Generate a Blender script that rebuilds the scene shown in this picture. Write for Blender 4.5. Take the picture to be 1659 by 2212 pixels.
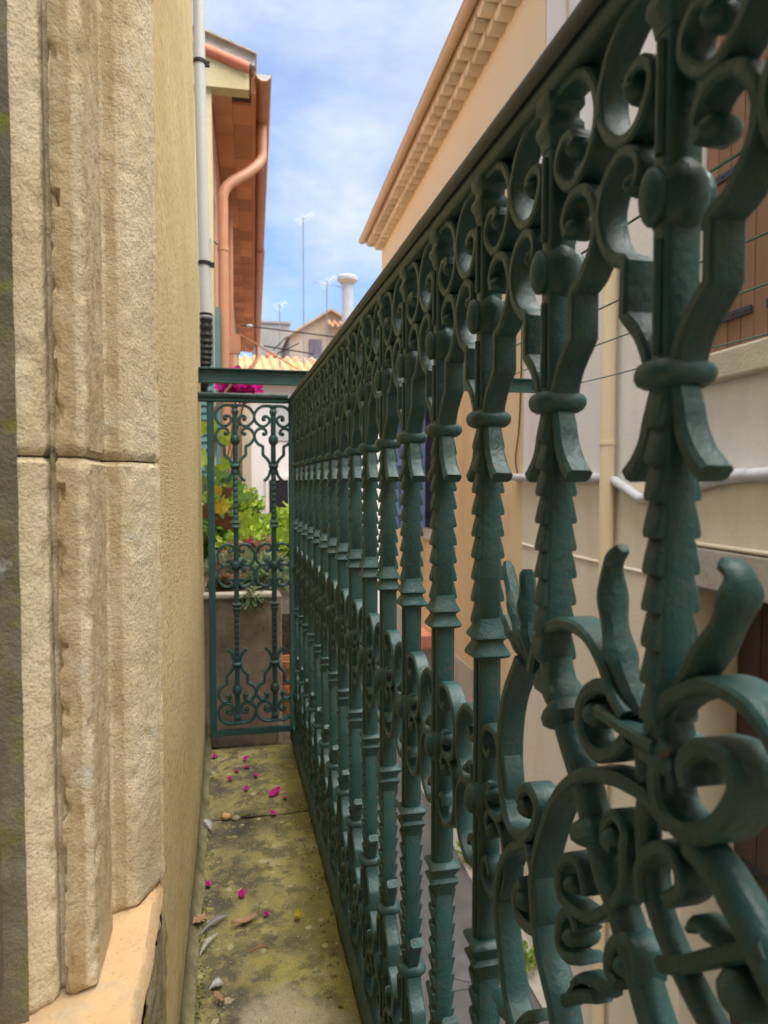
import bpy, math, random
from mathutils import Vector, Matrix, noise
R = math.radians
random.seed(7)
for o in list(bpy.data.objects): bpy.data.objects.remove(o)
sc = bpy.context.scene
COL = sc.collection

# ------------------------------------------------------------------ camera
cam = bpy.data.cameras.new('camera'); camo = bpy.data.objects.new('camera', cam); COL.objects.link(camo)
cam.sensor_fit = 'HORIZONTAL'; cam.sensor_width = 36.0; cam.lens = 36.0*1500/1659
YAW, PITCH = 12.7419, 2.4431
camo.location = (0, 0, 0); camo.rotation_euler = (R(90-PITCH), 0, R(-YAW))
cam.clip_start = 0.02; cam.clip_end = 2000
cam.dof.use_dof = True; cam.dof.focus_distance = 0.72; cam.dof.aperture_fstop = 15.0
sc.camera = camo

# ------------------------------------------------------------------ world: hazy blue sky with broken cloud
SUN_EL, SUN_AZ = 74, 125         # azimuth measured clockwise from +Y
w = bpy.data.worlds.new('World'); sc.world = w; w.use_nodes = True
nt = w.node_tree; nt.nodes.clear()
def wn(t, **k):
    n = nt.nodes.new(t)
    for a, b in k.items(): setattr(n, a, b)
    return n
sky = wn('ShaderNodeTexSky', sky_type='NISHITA'); sky.sun_disc = False
sky.sun_elevation = R(SUN_EL); sky.sun_rotation = R(SUN_AZ); sky.air_density = 1.0; sky.dust_density = 0.2; sky.ozone_density = 3.0
tc = wn('ShaderNodeTexCoord'); mp = wn('ShaderNodeMapping'); mp.inputs['Scale'].default_value = (1, 1, 1.9)
mp.inputs['Location'].default_value = (1.3, 4.2, 0.8)
n1 = wn('ShaderNodeTexNoise'); n1.inputs['Scale'].default_value = 2.6; n1.inputs['Detail'].default_value = 9; n1.inputs['Roughness'].default_value = .56; n1.inputs['Distortion'].default_value = .25
r1 = wn('ShaderNodeValToRGB'); r1.color_ramp.elements[0].position = .33; r1.color_ramp.elements[1].position = .57
r1.color_ramp.elements[0].color = (.22, .22, .22, 1); r1.color_ramp.elements[1].color = (.95, .95, .95, 1)
n2 = wn('ShaderNodeTexNoise'); n2.inputs['Scale'].default_value = 5.0; n2.inputs['Detail'].default_value = 5
r2 = wn('ShaderNodeValToRGB'); r2.color_ramp.elements[0].color = (2.35, 2.85, 3.85, 1); r2.color_ramp.elements[1].color = (3.75, 3.95, 4.3, 1)
r2.color_ramp.elements[0].position = .35; r2.color_ramp.elements[1].position = .62
tint = wn('ShaderNodeMix', data_type='RGBA', blend_type='MULTIPLY'); tint.inputs[0].default_value = 1; tint.inputs[7].default_value = (.56, .80, 1.0, 1)
mx = wn('ShaderNodeMix', data_type='RGBA'); bg = wn('ShaderNodeBackground'); bg.inputs['Strength'].default_value = .052
ow = wn('ShaderNodeOutputWorld'); L = nt.links.new
L(tc.outputs['Generated'], mp.inputs['Vector']); L(mp.outputs[0], n1.inputs['Vector']); L(mp.outputs[0], n2.inputs['Vector'])
L(n1.outputs[0], r1.inputs[0]); L(n2.outputs[0], r2.inputs[0]); L(sky.outputs[0], tint.inputs[6])
L(r1.outputs[0], mx.inputs[0]); L(tint.outputs[2], mx.inputs[6]); L(r2.outputs[0], mx.inputs[7]); L(mx.outputs[2], bg.inputs['Color']); L(bg.outputs[0], ow.inputs[0])
sl = bpy.data.lights.new('sun', 'SUN'); sl.energy = 2.4; sl.angle = R(70); sl.color = (1, .95, .86)
so = bpy.data.objects.new('sun', sl); COL.objects.link(so)
sd = Vector((math.sin(R(SUN_AZ))*math.cos(R(SUN_EL)), math.cos(R(SUN_AZ))*math.cos(R(SUN_EL)), math.sin(R(SUN_EL))))
so.rotation_euler = sd.to_track_quat('Z', 'Y').to_euler(); so.location = (0, 0, 30)
sc.view_settings.view_transform = 'Standard'; sc.view_settings.look = 'None'
sc.view_settings.exposure = 2.28; sc.view_settings.gamma = 1.0; sc.view_settings.use_curve_mapping = False
sc.render.engine = 'CYCLES'; sc.cycles.max_bounces = 6; sc.cycles.diffuse_bounces = 3; sc.cycles.glossy_bounces = 2; sc.cycles.transmission_bounces = 2; sc.cycles.caustics_reflective = False; sc.cycles.caustics_refractive = False
sc.render.resolution_x = 768; sc.render.resolution_y = 1024

# ------------------------------------------------------------------ material helpers
MATS = {}
def newmat(name):
    m = bpy.data.materials.new(name); m.use_nodes = True; t = m.node_tree; t.nodes.clear()
    o = t.nodes.new('ShaderNodeOutputMaterial'); b = t.nodes.new('ShaderNodeBsdfPrincipled'); t.links.new(b.outputs[0], o.inputs[0])
    MATS[name] = m
    return m, t, b
def N(t, typ, **k):
    n = t.nodes.new(typ)
    for a, b in k.items():
        if a in n.inputs.keys(): n.inputs[a].default_value = b
        else: setattr(n, a, b)
    return n
def noise_tex(t, vec, scale, detail=4, rough=.55, stretch=(1, 1, 1), dist=0):
    detail = min(detail, 3 if scale > 100 else 4)
    mpn = N(t, 'ShaderNodeMapping'); mpn.inputs['Scale'].default_value = stretch; t.links.new(vec, mpn.inputs['Vector'])
    n = N(t, 'ShaderNodeTexNoise', Scale=scale, Detail=detail, Roughness=rough, Distortion=dist); t.links.new(mpn.outputs[0], n.inputs['Vector'])
    return n.outputs[0]
def ramp(t, fac, stops):
    r = N(t, 'ShaderNodeValToRGB'); e = r.color_ramp.elements
    while len(e) < len(stops): e.new(.5)
    for i, (p, c) in enumerate(stops):
        e[i].position = p; e[i].color = (c, c, c, 1) if isinstance(c, (int, float)) else (*c, 1)
    t.links.new(fac, r.inputs[0]); return r.outputs[0]
def mixc(t, fac, a, b, mode='MIX'):
    m = N(t, 'ShaderNodeMix', data_type='RGBA', blend_type=mode)
    for s, v in ((0, fac), (6, a), (7, b)):
        if hasattr(v, 'links'): t.links.new(v, m.inputs[s])
        elif isinstance(v, (int, float)): m.inputs[s].default_value = v if s == 0 else (v, v, v, 1)
        else: m.inputs[s].default_value = (*v, 1)
    return m.outputs[2]
def objvec(t, rnd=True):
    c = N(t, 'ShaderNodeTexCoord')
    if not rnd: return c.outputs['Object']
    oi = N(t, 'ShaderNodeObjectInfo'); ml = N(t, 'ShaderNodeMath', operation='MULTIPLY'); ml.inputs[1].default_value = 13.7
    t.links.new(oi.outputs['Random'], ml.inputs[0]); a = N(t, 'ShaderNodeVectorMath', operation='ADD')
    t.links.new(c.outputs['Object'], a.inputs[0]); t.links.new(ml.outputs[0], a.inputs[1]); return a.outputs[0]
def bump(t, b, layers):
    prev = None
    for h, strength, dist in layers:
        bn = N(t, 'ShaderNodeBump'); bn.inputs['Strength'].default_value = strength; bn.inputs['Distance'].default_value = dist
        t.links.new(h, bn.inputs['Height'])
        if prev is not None: t.links.new(prev, bn.inputs['Normal'])
        prev = bn.outputs[0]
    t.links.new(prev, b.inputs['Normal'])
def simple(name, c1, c2, scale=8, rough=.8, bs=60, bd=.003, bstr=.5, stretch=(1, 1, 1), c3=None, spec=.3, rnd=True, metal=0, var=0):
    m, t, b = newmat(name); v = objvec(t, rnd)
    stops = [(.32, c1), (.68, c2)] if c3 is None else [(.25, c1), (.5, c2), (.75, c3)]
    cx_ = ramp(t, noise_tex(t, v, scale, 6, .6, stretch), stops)
    if var:
        oi = N(t, 'ShaderNodeObjectInfo'); cx_ = mixc(t, 1, cx_, ramp(t, oi.outputs['Random'], [(0, 1-var), (1, 1+var*.3)]), 'MULTIPLY')
    t.links.new(cx_, b.inputs['Base Color'])
    b.inputs['Roughness'].default_value = rough; b.inputs['Specular IOR Level'].default_value = spec; b.inputs['Metallic'].default_value = metal
    if bstr: bump(t, b, [(noise_tex(t, v, bs, 4, .6, stretch), bstr, bd)])
    return m

# green iron paint: thick brushed coats, dust in patches, a few rust specks
m, t, b = newmat('iron'); v = objvec(t)
base = ramp(t, noise_tex(t, v, 22, 3), [(.3, (.018, .068, .071)), (.7, (.030, .096, .097))])
dn = noise_tex(t, v, 60, 4, .65); dust = ramp(t, dn, [(.50, 0), (.76, .55)])
cc = mixc(t, dust, base, (.085, .095, .070))
cc = mixc(t, ramp(t, noise_tex(t, v, 95, 2), [(.715, 0), (.76, .8)]), cc, (.17, .07, .03)); t.links.new(cc, b.inputs['Base Color'])
t.links.new(ramp(t, dn, [(.35, .37), (.7, .60)]), b.inputs['Roughness'])
b.inputs['Specular IOR Level'].default_value = .45
bump(t, b, [(noise_tex(t, v, 230, 3, .62), .6, .0013)])
m, t, b = newmat('rail_iron'); v = objvec(t)
t.links.new(ramp(t, noise_tex(t, v, 12, 4), [(.3, (.006, .018, .018)), (.55, (.012, .034, .032)), (.75, (.022, .046, .040))]), b.inputs['Base Color'])
b.inputs['Roughness'].default_value = .5; b.inputs['Specular IOR Level'].default_value = .4
bump(t, b, [(noise_tex(t, v, 240, 3, .6), .35, .0007)])

m, t, b = newmat('dusty_iron'); v = objvec(t)
t.links.new(ramp(t, noise_tex(t, v, 40, 4, .65), [(.3, (.022, .066, .062)), (.6, (.036, .082, .072)), (.78, (.075, .090, .068))]), b.inputs['Base Color'])
b.inputs['Roughness'].default_value = .55; bump(t, b, [(noise_tex(t, v, 200, 3, .6), .5, .0010)])
# own house: rough sponged yellow render with fine pits and vertical streaks
m, t, b = newmat('yellow_render'); v = objvec(t, False)
c = ramp(t, noise_tex(t, v, 5, 5, .6, (1, .5, 1)), [(.3, (.62, .475, .245)), (.55, (.70, .56, .31)), (.75, (.75, .63, .38))])
pit = noise_tex(t, v, 300, 3, .8, (1, .13, 1)); streak = noise_tex(t, v, 55, 4, .6, (1, 1, .09))
c = mixc(t, ramp(t, pit, [(.36, .8), (.49, 0)]), c, (.30, .215, .09))
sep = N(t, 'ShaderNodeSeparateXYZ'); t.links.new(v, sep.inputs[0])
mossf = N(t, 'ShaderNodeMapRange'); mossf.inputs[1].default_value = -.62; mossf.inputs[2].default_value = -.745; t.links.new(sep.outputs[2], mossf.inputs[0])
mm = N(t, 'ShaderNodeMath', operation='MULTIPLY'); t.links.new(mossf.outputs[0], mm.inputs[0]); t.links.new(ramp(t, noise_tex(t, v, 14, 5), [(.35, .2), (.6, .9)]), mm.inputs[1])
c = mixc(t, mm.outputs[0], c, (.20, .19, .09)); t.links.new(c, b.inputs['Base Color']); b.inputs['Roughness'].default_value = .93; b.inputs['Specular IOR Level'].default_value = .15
bump(t, b, [(pit, .7, .0030)])

# weathered limestone
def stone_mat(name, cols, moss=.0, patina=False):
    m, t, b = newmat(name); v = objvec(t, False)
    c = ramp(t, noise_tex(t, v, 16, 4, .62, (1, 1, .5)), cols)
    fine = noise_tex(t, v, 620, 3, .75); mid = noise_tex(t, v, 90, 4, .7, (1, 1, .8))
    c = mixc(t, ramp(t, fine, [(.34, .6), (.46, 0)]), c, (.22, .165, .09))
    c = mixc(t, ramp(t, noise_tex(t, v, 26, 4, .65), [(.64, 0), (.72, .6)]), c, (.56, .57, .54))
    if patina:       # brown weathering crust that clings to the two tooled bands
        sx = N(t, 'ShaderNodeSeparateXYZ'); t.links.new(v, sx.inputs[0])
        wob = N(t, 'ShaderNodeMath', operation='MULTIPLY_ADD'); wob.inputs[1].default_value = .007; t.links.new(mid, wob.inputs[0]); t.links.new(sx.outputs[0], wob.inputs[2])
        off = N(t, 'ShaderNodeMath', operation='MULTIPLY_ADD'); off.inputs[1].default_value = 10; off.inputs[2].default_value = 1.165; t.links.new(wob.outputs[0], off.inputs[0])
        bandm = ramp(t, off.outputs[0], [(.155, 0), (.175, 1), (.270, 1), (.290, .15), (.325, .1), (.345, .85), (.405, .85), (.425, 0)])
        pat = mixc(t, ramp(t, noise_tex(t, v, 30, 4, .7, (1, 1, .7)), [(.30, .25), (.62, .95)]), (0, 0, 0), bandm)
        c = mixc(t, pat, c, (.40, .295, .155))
    if moss: c = mixc(t, ramp(t, noise_tex(t, v, 40, 4, .6), [(.52, 0), (.66, moss)]), c, (.20, .21, .04))
    t.links.new(c, b.inputs['Base Color']); b.inputs['Roughness'].default_value = .95; b.inputs['Specular IOR Level'].default_value = .12
    bump(t, b, [(mid, .7, .0030), (noise_tex(t, v, 420, 3, .7), .75, .0011)])
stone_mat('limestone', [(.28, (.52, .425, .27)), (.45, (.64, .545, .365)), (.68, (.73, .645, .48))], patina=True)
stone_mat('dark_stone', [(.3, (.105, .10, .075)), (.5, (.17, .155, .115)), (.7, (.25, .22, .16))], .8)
stone_mat('plinth_stone', [(.3, (.22, .185, .12)), (.5, (.34, .285, .19)), (.7, (.45, .38, .27))], .7)
m, t, b = newmat('sill_render'); v = objvec(t, False)
c = ramp(t, noise_tex(t, v, 14, 5), [(.3, (.52, .33, .165)), (.7, (.60, .41, .225))])
c = mixc(t, ramp(t, noise_tex(t, v, 300, 3), [(.26, .7), (.36, 0)]), c, (.22, .14, .08))
c = mixc(t, ramp(t, noise_tex(t, v, 22, 5, .65), [(.54, 0), (.68, .75)]), c, (.40, .345, .25))
t.links.new(c, b.inputs['Base Color']); b.inputs['Roughness'].default_value = .95
bump(t, b, [(noise_tex(t, v, 200, 5, .65), .7, .002)])

FZ_ = -.745
# mossy balcony slab
m, t, b = newmat('mossy_slab'); v = objvec(t, False)
big = noise_tex(t, v, 7.5, 6, .62, (1, .8, 1)); mid = noise_tex(t, v, 26, 7, .66); fine = noise_tex(t, v, 420, 4, .7)
c = ramp(t, big, [(.30, (.055, .052, .034)), (.42, (.14, .125, .068)), (.51, (.24, .205, .095)), (.60, (.33, .285, .10)), (.72, (.40, .34, .22))])
c = mixc(t, ramp(t, mid, [(.47, 0), (.57, .75)]), c, (.078, .072, .052))
sxf = N(t, 'ShaderNodeSeparateXYZ'); t.links.new(v, sxf.inputs[0]); mk1 = N(t, 'ShaderNodeMath', operation='MULTIPLY_ADD'); mk1.inputs[1].default_value = .28
t.links.new(noise_tex(t, v, 12, 4, .6), mk1.inputs[0]); t.links.new(sxf.outputs[0], mk1.inputs[2])
c = mixc(t, ramp(t, mk1.outputs[0], [(.21, 0), (.32, .55)]), c, (.27, .25, .045))
c = mixc(t, ramp(t, noise_tex(t, v, 33, 6, .68), [(.60, 0), (.66, .8)]), c, (.335, .30, .10))
dv = N(t, 'ShaderNodeVectorMath', operation='DISTANCE'); dv.inputs[1].default_value = (.075, .93, FZ_); t.links.new(v, dv.inputs[0])
da = N(t, 'ShaderNodeMath', operation='MULTIPLY_ADD'); da.inputs[1].default_value = .16; t.links.new(noise_tex(t, v, 20, 4, .65), da.inputs[0]); t.links.new(dv.outputs['Value'], da.inputs[2])
c = mixc(t, ramp(t, da.outputs[0], [(.125, .85), (.165, 0)]), c, (.40, .335, .225))
vo = N(t, 'ShaderNodeTexVoronoi', Scale=24); vo.inputs['Randomness'].default_value = 1; t.links.new(v, vo.inputs['Vector'])
vm = N(t, 'ShaderNodeMath', operation='ADD'); t.links.new(vo.outputs['Distance'], vm.inputs[0]); sc2 = N(t, 'ShaderNodeMath', operation='MULTIPLY'); sc2.inputs[1].default_value = .55
t.links.new(noise_tex(t, v, 45, 4), sc2.inputs[0]); t.links.new(sc2.outputs[0], vm.inputs[1])
c = mixc(t, ramp(t, vm.outputs[0], [(.385, .8), (.415, 0)]), c, (.43, .37, .24))
c = mixc(t, ramp(t, fine, [(.30, .55), (.46, 0)]), c, (.03, .03, .018))
c = mixc(t, ramp(t, noise_tex(t, v, 500, 2), [(.66, 0), (.72, .7)]), c, (.50, .47, .36))
t.links.new(c, b.inputs['Base Color']); b.inputs['Roughness'].default_value = .95; b.inputs['Specular IOR Level'].default_value = .15
bump(t, b, [(mid, .5, .006), (fine, .7, .0018)])

def render_wall(name, c1, c2, c3, sc_=1.3, bs=45, stain=None):
    m, t, b = newmat(name); v = objvec(t, False)
    c = ramp(t, noise_tex(t, v, sc_, 6, .6, (1, 1, .6)), [(.28, c1), (.5, c2), (.72, c3)])
    if stain: c = mixc(t, ramp(t, noise_tex(t, v, 2.2, 6, .7, (1, 1, .25)), [(.50, 0), (.75, .7)]), c, stain)
    t.links.new(c, b.inputs['Base Color']); b.inputs['Roughness'].default_value = .92; b.inputs['Specular IOR Level'].default_value = .15
    bump(t, b, [(noise_tex(t, v, bs, 5, .6), .45, .006)])
render_wall('pale_wall', (.75, .72, .685), (.81, .785, .75), (.83, .805, .77), stain=(.68, .62, .55))
render_wall('cream_wall', (.74, .645, .48), (.79, .705, .55), (.81, .735, .595), stain=(.70, .55, .38))
render_wall('ochre_wall', (.72, .51, .28), (.77, .58, .33), (.79, .635, .38), sc_=.6, stain=(.64, .39, .23))
render_wall('peach_wall', (.79, .63, .40), (.81, .665, .435), (.82, .69, .475), sc_=.8)
render_wall('dado_cement', (.44, .385, .335), (.52, .46, .40), (.58, .52, .46), sc_=2, stain=(.36, .29, .23))
render_wall('neighbour_wall', (.62, .53, .30), (.70, .61, .37), (.73, .65, .43), sc_=3)
render_wall('neighbour_side', (.62, .38, .26), (.66, .44, .32), (.70, .50, .38), sc_=3)
render_wall('white_house', (.62, .61, .60), (.68, .67, .66), (.72, .71, .70))
render_wall('grey_wall', (.30, .29, .28), (.38, .37, .355), (.44, .42, .40), stain=(.22, .2, .19))
render_wall('tan_wall', (.36, .30, .235), (.44, .365, .285), (.48, .41, .33), stain=(.28, .23, .18))
m, t, b = newmat('planter_concrete'); v = objvec(t, False)
c = ramp(t, noise_tex(t, v, 9, 4, .6), [(.28, (.22, .165, .125)), (.5, (.33, .26, .20)), (.72, (.42, .345, .275))])
c = mixc(t, ramp(t, noise_tex(t, v, 62, 4, .7), [(.60, 0), (.68, .8)]), c, (.07, .055, .04))
c = mixc(t, ramp(t, noise_tex(t, v, 16, 4, .65, (2.2, 1, .5)), [(.56, 0), (.70, .6)]), c, (.13, .10, .07))
t.links.new(c, b.inputs['Base Color']); b.inputs['Roughness'].default_value = .95; bump(t, b, [(noise_tex(t, v, 120, 4), .5, .004)])
simple('mossy_fillet', (.10, .09, .045), (.22, .19, .10), 26, .95, 200, .003, .8, rnd=False)
simple('moss_cushion', (.075, .085, .015), (.20, .20, .035), 60, .97, 900, .002, .9, rnd=False)
simple('cast_grey', (.10, .098, .105), (.15, .147, .155), 8, .8, 60, .004, .6)
simple('asphalt', (.105, .098, .100), (.15, .14, .142), 3, .95, 160, .004, .6, rnd=False)
simple('pavement', (.34, .30, .26), (.44, .40, .35), 4, .95, 90, .004, .5, rnd=False)
simple('terracotta', (.36, .13, .06), (.50, .20, .10), 5, .8, 40, .004, .5)
simple('soffit_tile', (.66, .29, .14), (.78, .38, .20), 2.2, .85, 60, .003, .5, var=.35)
simple('coral_tile', (.62, .20, .13), (.74, .28, .19), 5, .75, 50, .003, .4)
simple('gutter_paint', (.52, .23, .13), (.58, .28, .165), 6, .5, 30, .002, .2, spec=.4)
simple('pipe_paint', (.60, .29, .175), (.67, .35, .22), 5, .5, 30, .002, .15, spec=.4)
simple('ochre_gutter', (.52, .38, .23), (.60, .455, .295), 3, .5, 20, .002, .2, spec=.4)
simple('genoise_tile', (.68, .57, .40), (.80, .70, .53), 4, .85, 40, .004, .5, var=.2)
simple('white_plastic', (.52, .545, .56), (.64, .665, .68), 9, .45, 30, .001, .15, spec=.45, stretch=(1, 1, .3))
simple('black_plastic', (.018, .018, .02), (.04, .038, .038), 30, .55, 50, .001, .2)
simple('mortar', (.42, .40, .36), (.60, .575, .53), 12, .95, 45, .012, .9)
simple('shutter_wood', (.17, .095, .055), (.33, .185, .10), 2.2, .65, 60, .003, .6, stretch=(1, 1, .06), c3=(.40, .245, .145), var=.4)
simple('old_door_wood', (.065, .042, .03), (.12, .075, .05), 7, .8, 60, .003, .6, stretch=(1, 1, .06))
simple('black_iron', (.02, .022, .026), (.045, .048, .055), 30, .5, 80, .002, .5)
simple('blue_paint', (.22, .32, .60), (.28, .39, .68), 6, .55, 40, .002, .2)
simple('teal_paint', (.10, .24, .26), (.16, .32, .34), 8, .6, 40, .002, .3)
simple('white_frame', (.60, .58, .55), (.70, .68, .65), 6, .8, 40, .002, .3)
simple('roof_tile', (.36, .17, .09), (.45, .27, .14), 1.6, .85, 12, .02, .5, c3=(.52, .35, .13))
simple('grey_metal', (.42, .44, .46), (.52, .54, .56), 3, .4, 20, .001, .1, metal=.2)
simple('mast_metal', (.22, .24, .26), (.30, .32, .34), 3, .45, 20, .001, .1, metal=.6)
simple('wire_coating', (.03, .13, .12), (.045, .17, .155), 20, .4, 40, .001, .1, spec=.5)
simple('dark_opening', (.006, .006, .012), (.014, .013, .02), 3, .6, 30, .001, .1)
simple('purple_door', (.12, .10, .14), (.18, .155, .20), 3, .8, 30, .002, .3)
simple('grimy_soil', (.035, .026, .017), (.08, .06, .038), 30, .97, 120, .006, .9)
simple('lint_stone', (.38, .335, .285), (.50, .45, .39), 6, .93, 70, .005, .7)
simple('sill_stone', (.46, .41, .31), (.60, .545, .43), 7, .93, 80, .006, .8)

def leafmat(name, cols, trans=.35, rough=.5):
    m, t, b = newmat(name); g = N(t, 'ShaderNodeNewGeometry')
    n = len(cols); c = ramp(t, g.outputs['Random Per Island'], [(i/(n-1), cc_) for i, cc_ in enumerate(cols)])
    v = objvec(t); c = mixc(t, ramp(t, noise_tex(t, v, 90, 4), [(.35, .45), (.6, 0)]), c, tuple(x*.6 for x in cols[0]))
    t.links.new(c, b.inputs['Base Color']); b.inputs['Roughness'].default_value = rough; b.inputs['Specular IOR Level'].default_value = .35
    tr = N(t, 'ShaderNodeBsdfTranslucent'); t.links.new(c, tr.inputs['Color']); ms = N(t, 'ShaderNodeMixShader'); ms.inputs[0].default_value = trans
    out = [x for x in t.nodes if x.type == 'OUTPUT_MATERIAL'][0]
    t.links.new(b.outputs[0], ms.inputs[1]); t.links.new(tr.outputs[0], ms.inputs[2]); t.links.new(ms.outputs[0], out.inputs[0])
leafmat('leaf_lime', [(.22, .34, .03), (.34, .48, .045), (.48, .58, .07)])
leafmat('leaf_green', [(.09, .19, .045), (.15, .28, .06), (.22, .36, .08)])
leafmat('leaf_grey', [(.18, .26, .13), (.26, .35, .19), (.38, .43, .25)])
leafmat('leaf_yellow', [(.45, .33, .02), (.58, .44, .03), (.50, .40, .05)])
leafmat('leaf_brown', [(.10, .045, .025), (.17, .08, .04), (.28, .15, .06)])
leafmat('leaf_straw', [(.34, .22, .12), (.46, .32, .20), (.40, .24, .17)])
leafmat('magenta', [(.50, .008, .22), (.62, .012, .30), (.70, .03, .36)], .4, .6)
leafmat('feather', [(.50, .48, .45), (.62, .60, .57), (.70, .69, .66)], .3, .8)
leafmat('feather_grey', [(.20, .18, .17), (.28, .26, .25), (.36, .34, .33)], .3, .8)
leafmat('dry_leaf', [(.38, .22, .12), (.46, .28, .17), (.50, .32, .20)], .2, .8)
simple('twig', (.14, .10, .06), (.24, .17, .10), 20, .9, 90, .002, .5)
simple('pebble', (.46, .27, .11), (.56, .36, .17), 30, .85, 200, .002, .6)

# ------------------------------------------------------------------ object helpers
def tag(o, label=None, cat=None, group=None, kind=None):
    if label: o['label'] = label
    if cat: o['category'] = cat
    if group: o['group'] = group
    if kind: o['kind'] = kind
    return o
def empty(name, loc, label, cat, group=None):
    o = bpy.data.objects.new(name, None); COL.objects.link(o); o.location = loc; o.empty_display_size = .05
    return tag(o, label, cat, group)
def link(name, me, parent=None, world=True):
    o = bpy.data.objects.new(name, me); COL.objects.link(o)
    if parent is not None:
        o.parent = parent
        if world:
            P = parent; M = Matrix.Identity(4); chain = []
            while P is not None: chain.append(P); P = P.parent
            for q in reversed(chain): M = M @ q.matrix_parent_inverse @ Matrix.LocRotScale(q.location, q.rotation_euler, q.scale)
            o.matrix_parent_inverse = M.inverted()
    return o
def mk(name, vf, mat, parent=None, world=True, smooth=False, bevel=0):
    vs, fs = vf
    me = bpy.data.meshes.new(name); me.from_pydata([tuple(p) for p in vs], [], fs); me.update()
    if mat: me.materials.append(MATS[mat])
    if smooth:
        me.polygons.foreach_set('use_smooth', [True]*len(me.polygons))
        try: me.set_sharp_from_angle(angle=R(38))
        except Exception: pass
    o = link(name, me, parent, world)
    if bevel:
        md = o.modifiers.new('bevel', 'BEVEL'); md.width = bevel; md.segments = 2; md.limit_method = 'ANGLE'
    return o
def join(*vfs):
    V, F = [], []
    for v_, f_ in vfs:
        k = len(V); V += list(v_); F += [tuple(i+k for i in q) for q in f_]
    return V, F
AX = math.atan(.0366); AV = Vector((math.sin(AX), math.cos(AX), 0)); NV = Vector((math.cos(AX), -math.sin(AX), 0))
def AW(w_, s, z): return NV*w_ + AV*s + Vector((0, 0, z))          # alley frame: across, along, up
ID = lambda x, y, z: Vector((x, y, z))
def box(x0, x1, y0, y1, z0, z1, T=ID):
    v_ = [T(x, y, z) for z in (z0, z1) for y in (y0, y1) for x in (x0, x1)]
    return v_, [(0, 2, 3, 1), (4, 5, 7, 6), (0, 1, 5, 4), (2, 6, 7, 3), (0, 4, 6, 2), (1, 3, 7, 5)]
def frames(pts):
    P = [Vector(p) for p in pts]; out = []
    up = None
    for i, p in enumerate(P):
        d = (P[min(i+1, len(P)-1)]-P[max(i-1, 0)]).normalized()
        if up is None:
            ref = Vector((0, 0, 1)) if abs(d.z) < .9 else Vector((1, 0, 0)); up = (ref-d*ref.dot(d)).normalized()
        else: up = (up-d*up.dot(d)).normalized()
        out.append((p, up, d.cross(up)))
    return out
def tube(pts, r, n=10, cap=True):
    rs = r if isinstance(r, (list, tuple)) else [r]*len(pts)
    V, F = [], []
    for (p, a, b_), rr in zip(frames(pts), rs):
        for k in range(n):
            q = 2*math.pi*k/n; V.append(p+a*(math.cos(q)*rr)+b_*(math.sin(q)*rr))
    for i in range(len(pts)-1):
        for k in range(n): F.append((i*n+k, i*n+(k+1) % n, (i+1)*n+(k+1) % n, (i+1)*n+k))
    if cap: F += [tuple(range(n))[::-1], tuple(range((len(pts)-1)*n, len(pts)*n))]
    return V, F
def spline(pts, sub=6):
    P = [Vector(p) for p in pts]; out = []
    for i in range(len(P)-1):
        a, b_, c_, d = P[max(i-1, 0)], P[i], P[i+1], P[min(i+2, len(P)-1)]
        for k in range(sub):
            u = k/sub
            out.append(.5*((2*b_)+(c_-a)*u+(2*a-5*b_+4*c_-d)*u*u+(3*b_-a-3*c_+d)*u*u*u))
    out.append(P[-1]); return out
def ellipsoid(c_, rx, ry, rz, n=12, m_=8):
    V, F = [Vector((c_[0], c_[1], c_[2]+rz))], []
    for i in range(1, m_):
        a = math.pi*i/m_
        for k in range(n):
            q = 2*math.pi*k/n; V.append(Vector((c_[0]+rx*math.sin(a)*math.cos(q), c_[1]+ry*math.sin(a)*math.sin(q), c_[2]+rz*math.cos(a))))
    V.append(Vector((c_[0], c_[1], c_[2]-rz)))
    for k in range(n): F.append((0, 1+k, 1+(k+1) % n))
    for i in range(m_-2):
        for k in range(n): F.append((1+i*n+k, 1+(i+1)*n+k, 1+(i+1)*n+(k+1) % n, 1+i*n+(k+1) % n))
    e = len(V)-1
    for k in range(n): F.append((e, 1+(m_-2)*n+(k+1) % n, 1+(m_-2)*n+k))
    return V, F
def sqlathe(prof, ch=.28):
    """stack of chamfered rectangles: prof = [(z, hx, hy)]"""
    V, F = [], []; n = 12
    for z, hx, hy in prof:
        c_ = min(ch*.0085, .9*min(hx, hy)); d = c_*.35
        ring = [(hx, -hy+c_), (hx, hy-c_), (hx-d, hy-d), (hx-c_, hy), (-hx+c_, hy), (-hx+d, hy-d), (-hx, hy-c_), (-hx, -hy+c_), (-hx+d, -hy+d), (-hx+c_, -hy), (hx-c_, -hy), (hx-d, -hy+d)]
        V += [Vector((x, y, z)) for x, y in ring]
    for i in range(len(prof)-1):
        for k in range(n): F.append((i*n+k, i*n+(k+1) % n, (i+1)*n+(k+1) % n, (i+1)*n+k))
    F += [tuple(range(n))[::-1], tuple(range((len(prof)-1)*n, len(prof)*n))]
    if prof[0][0] > prof[-1][0]: F = [f[::-1] for f in F]
    return V, F
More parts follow.
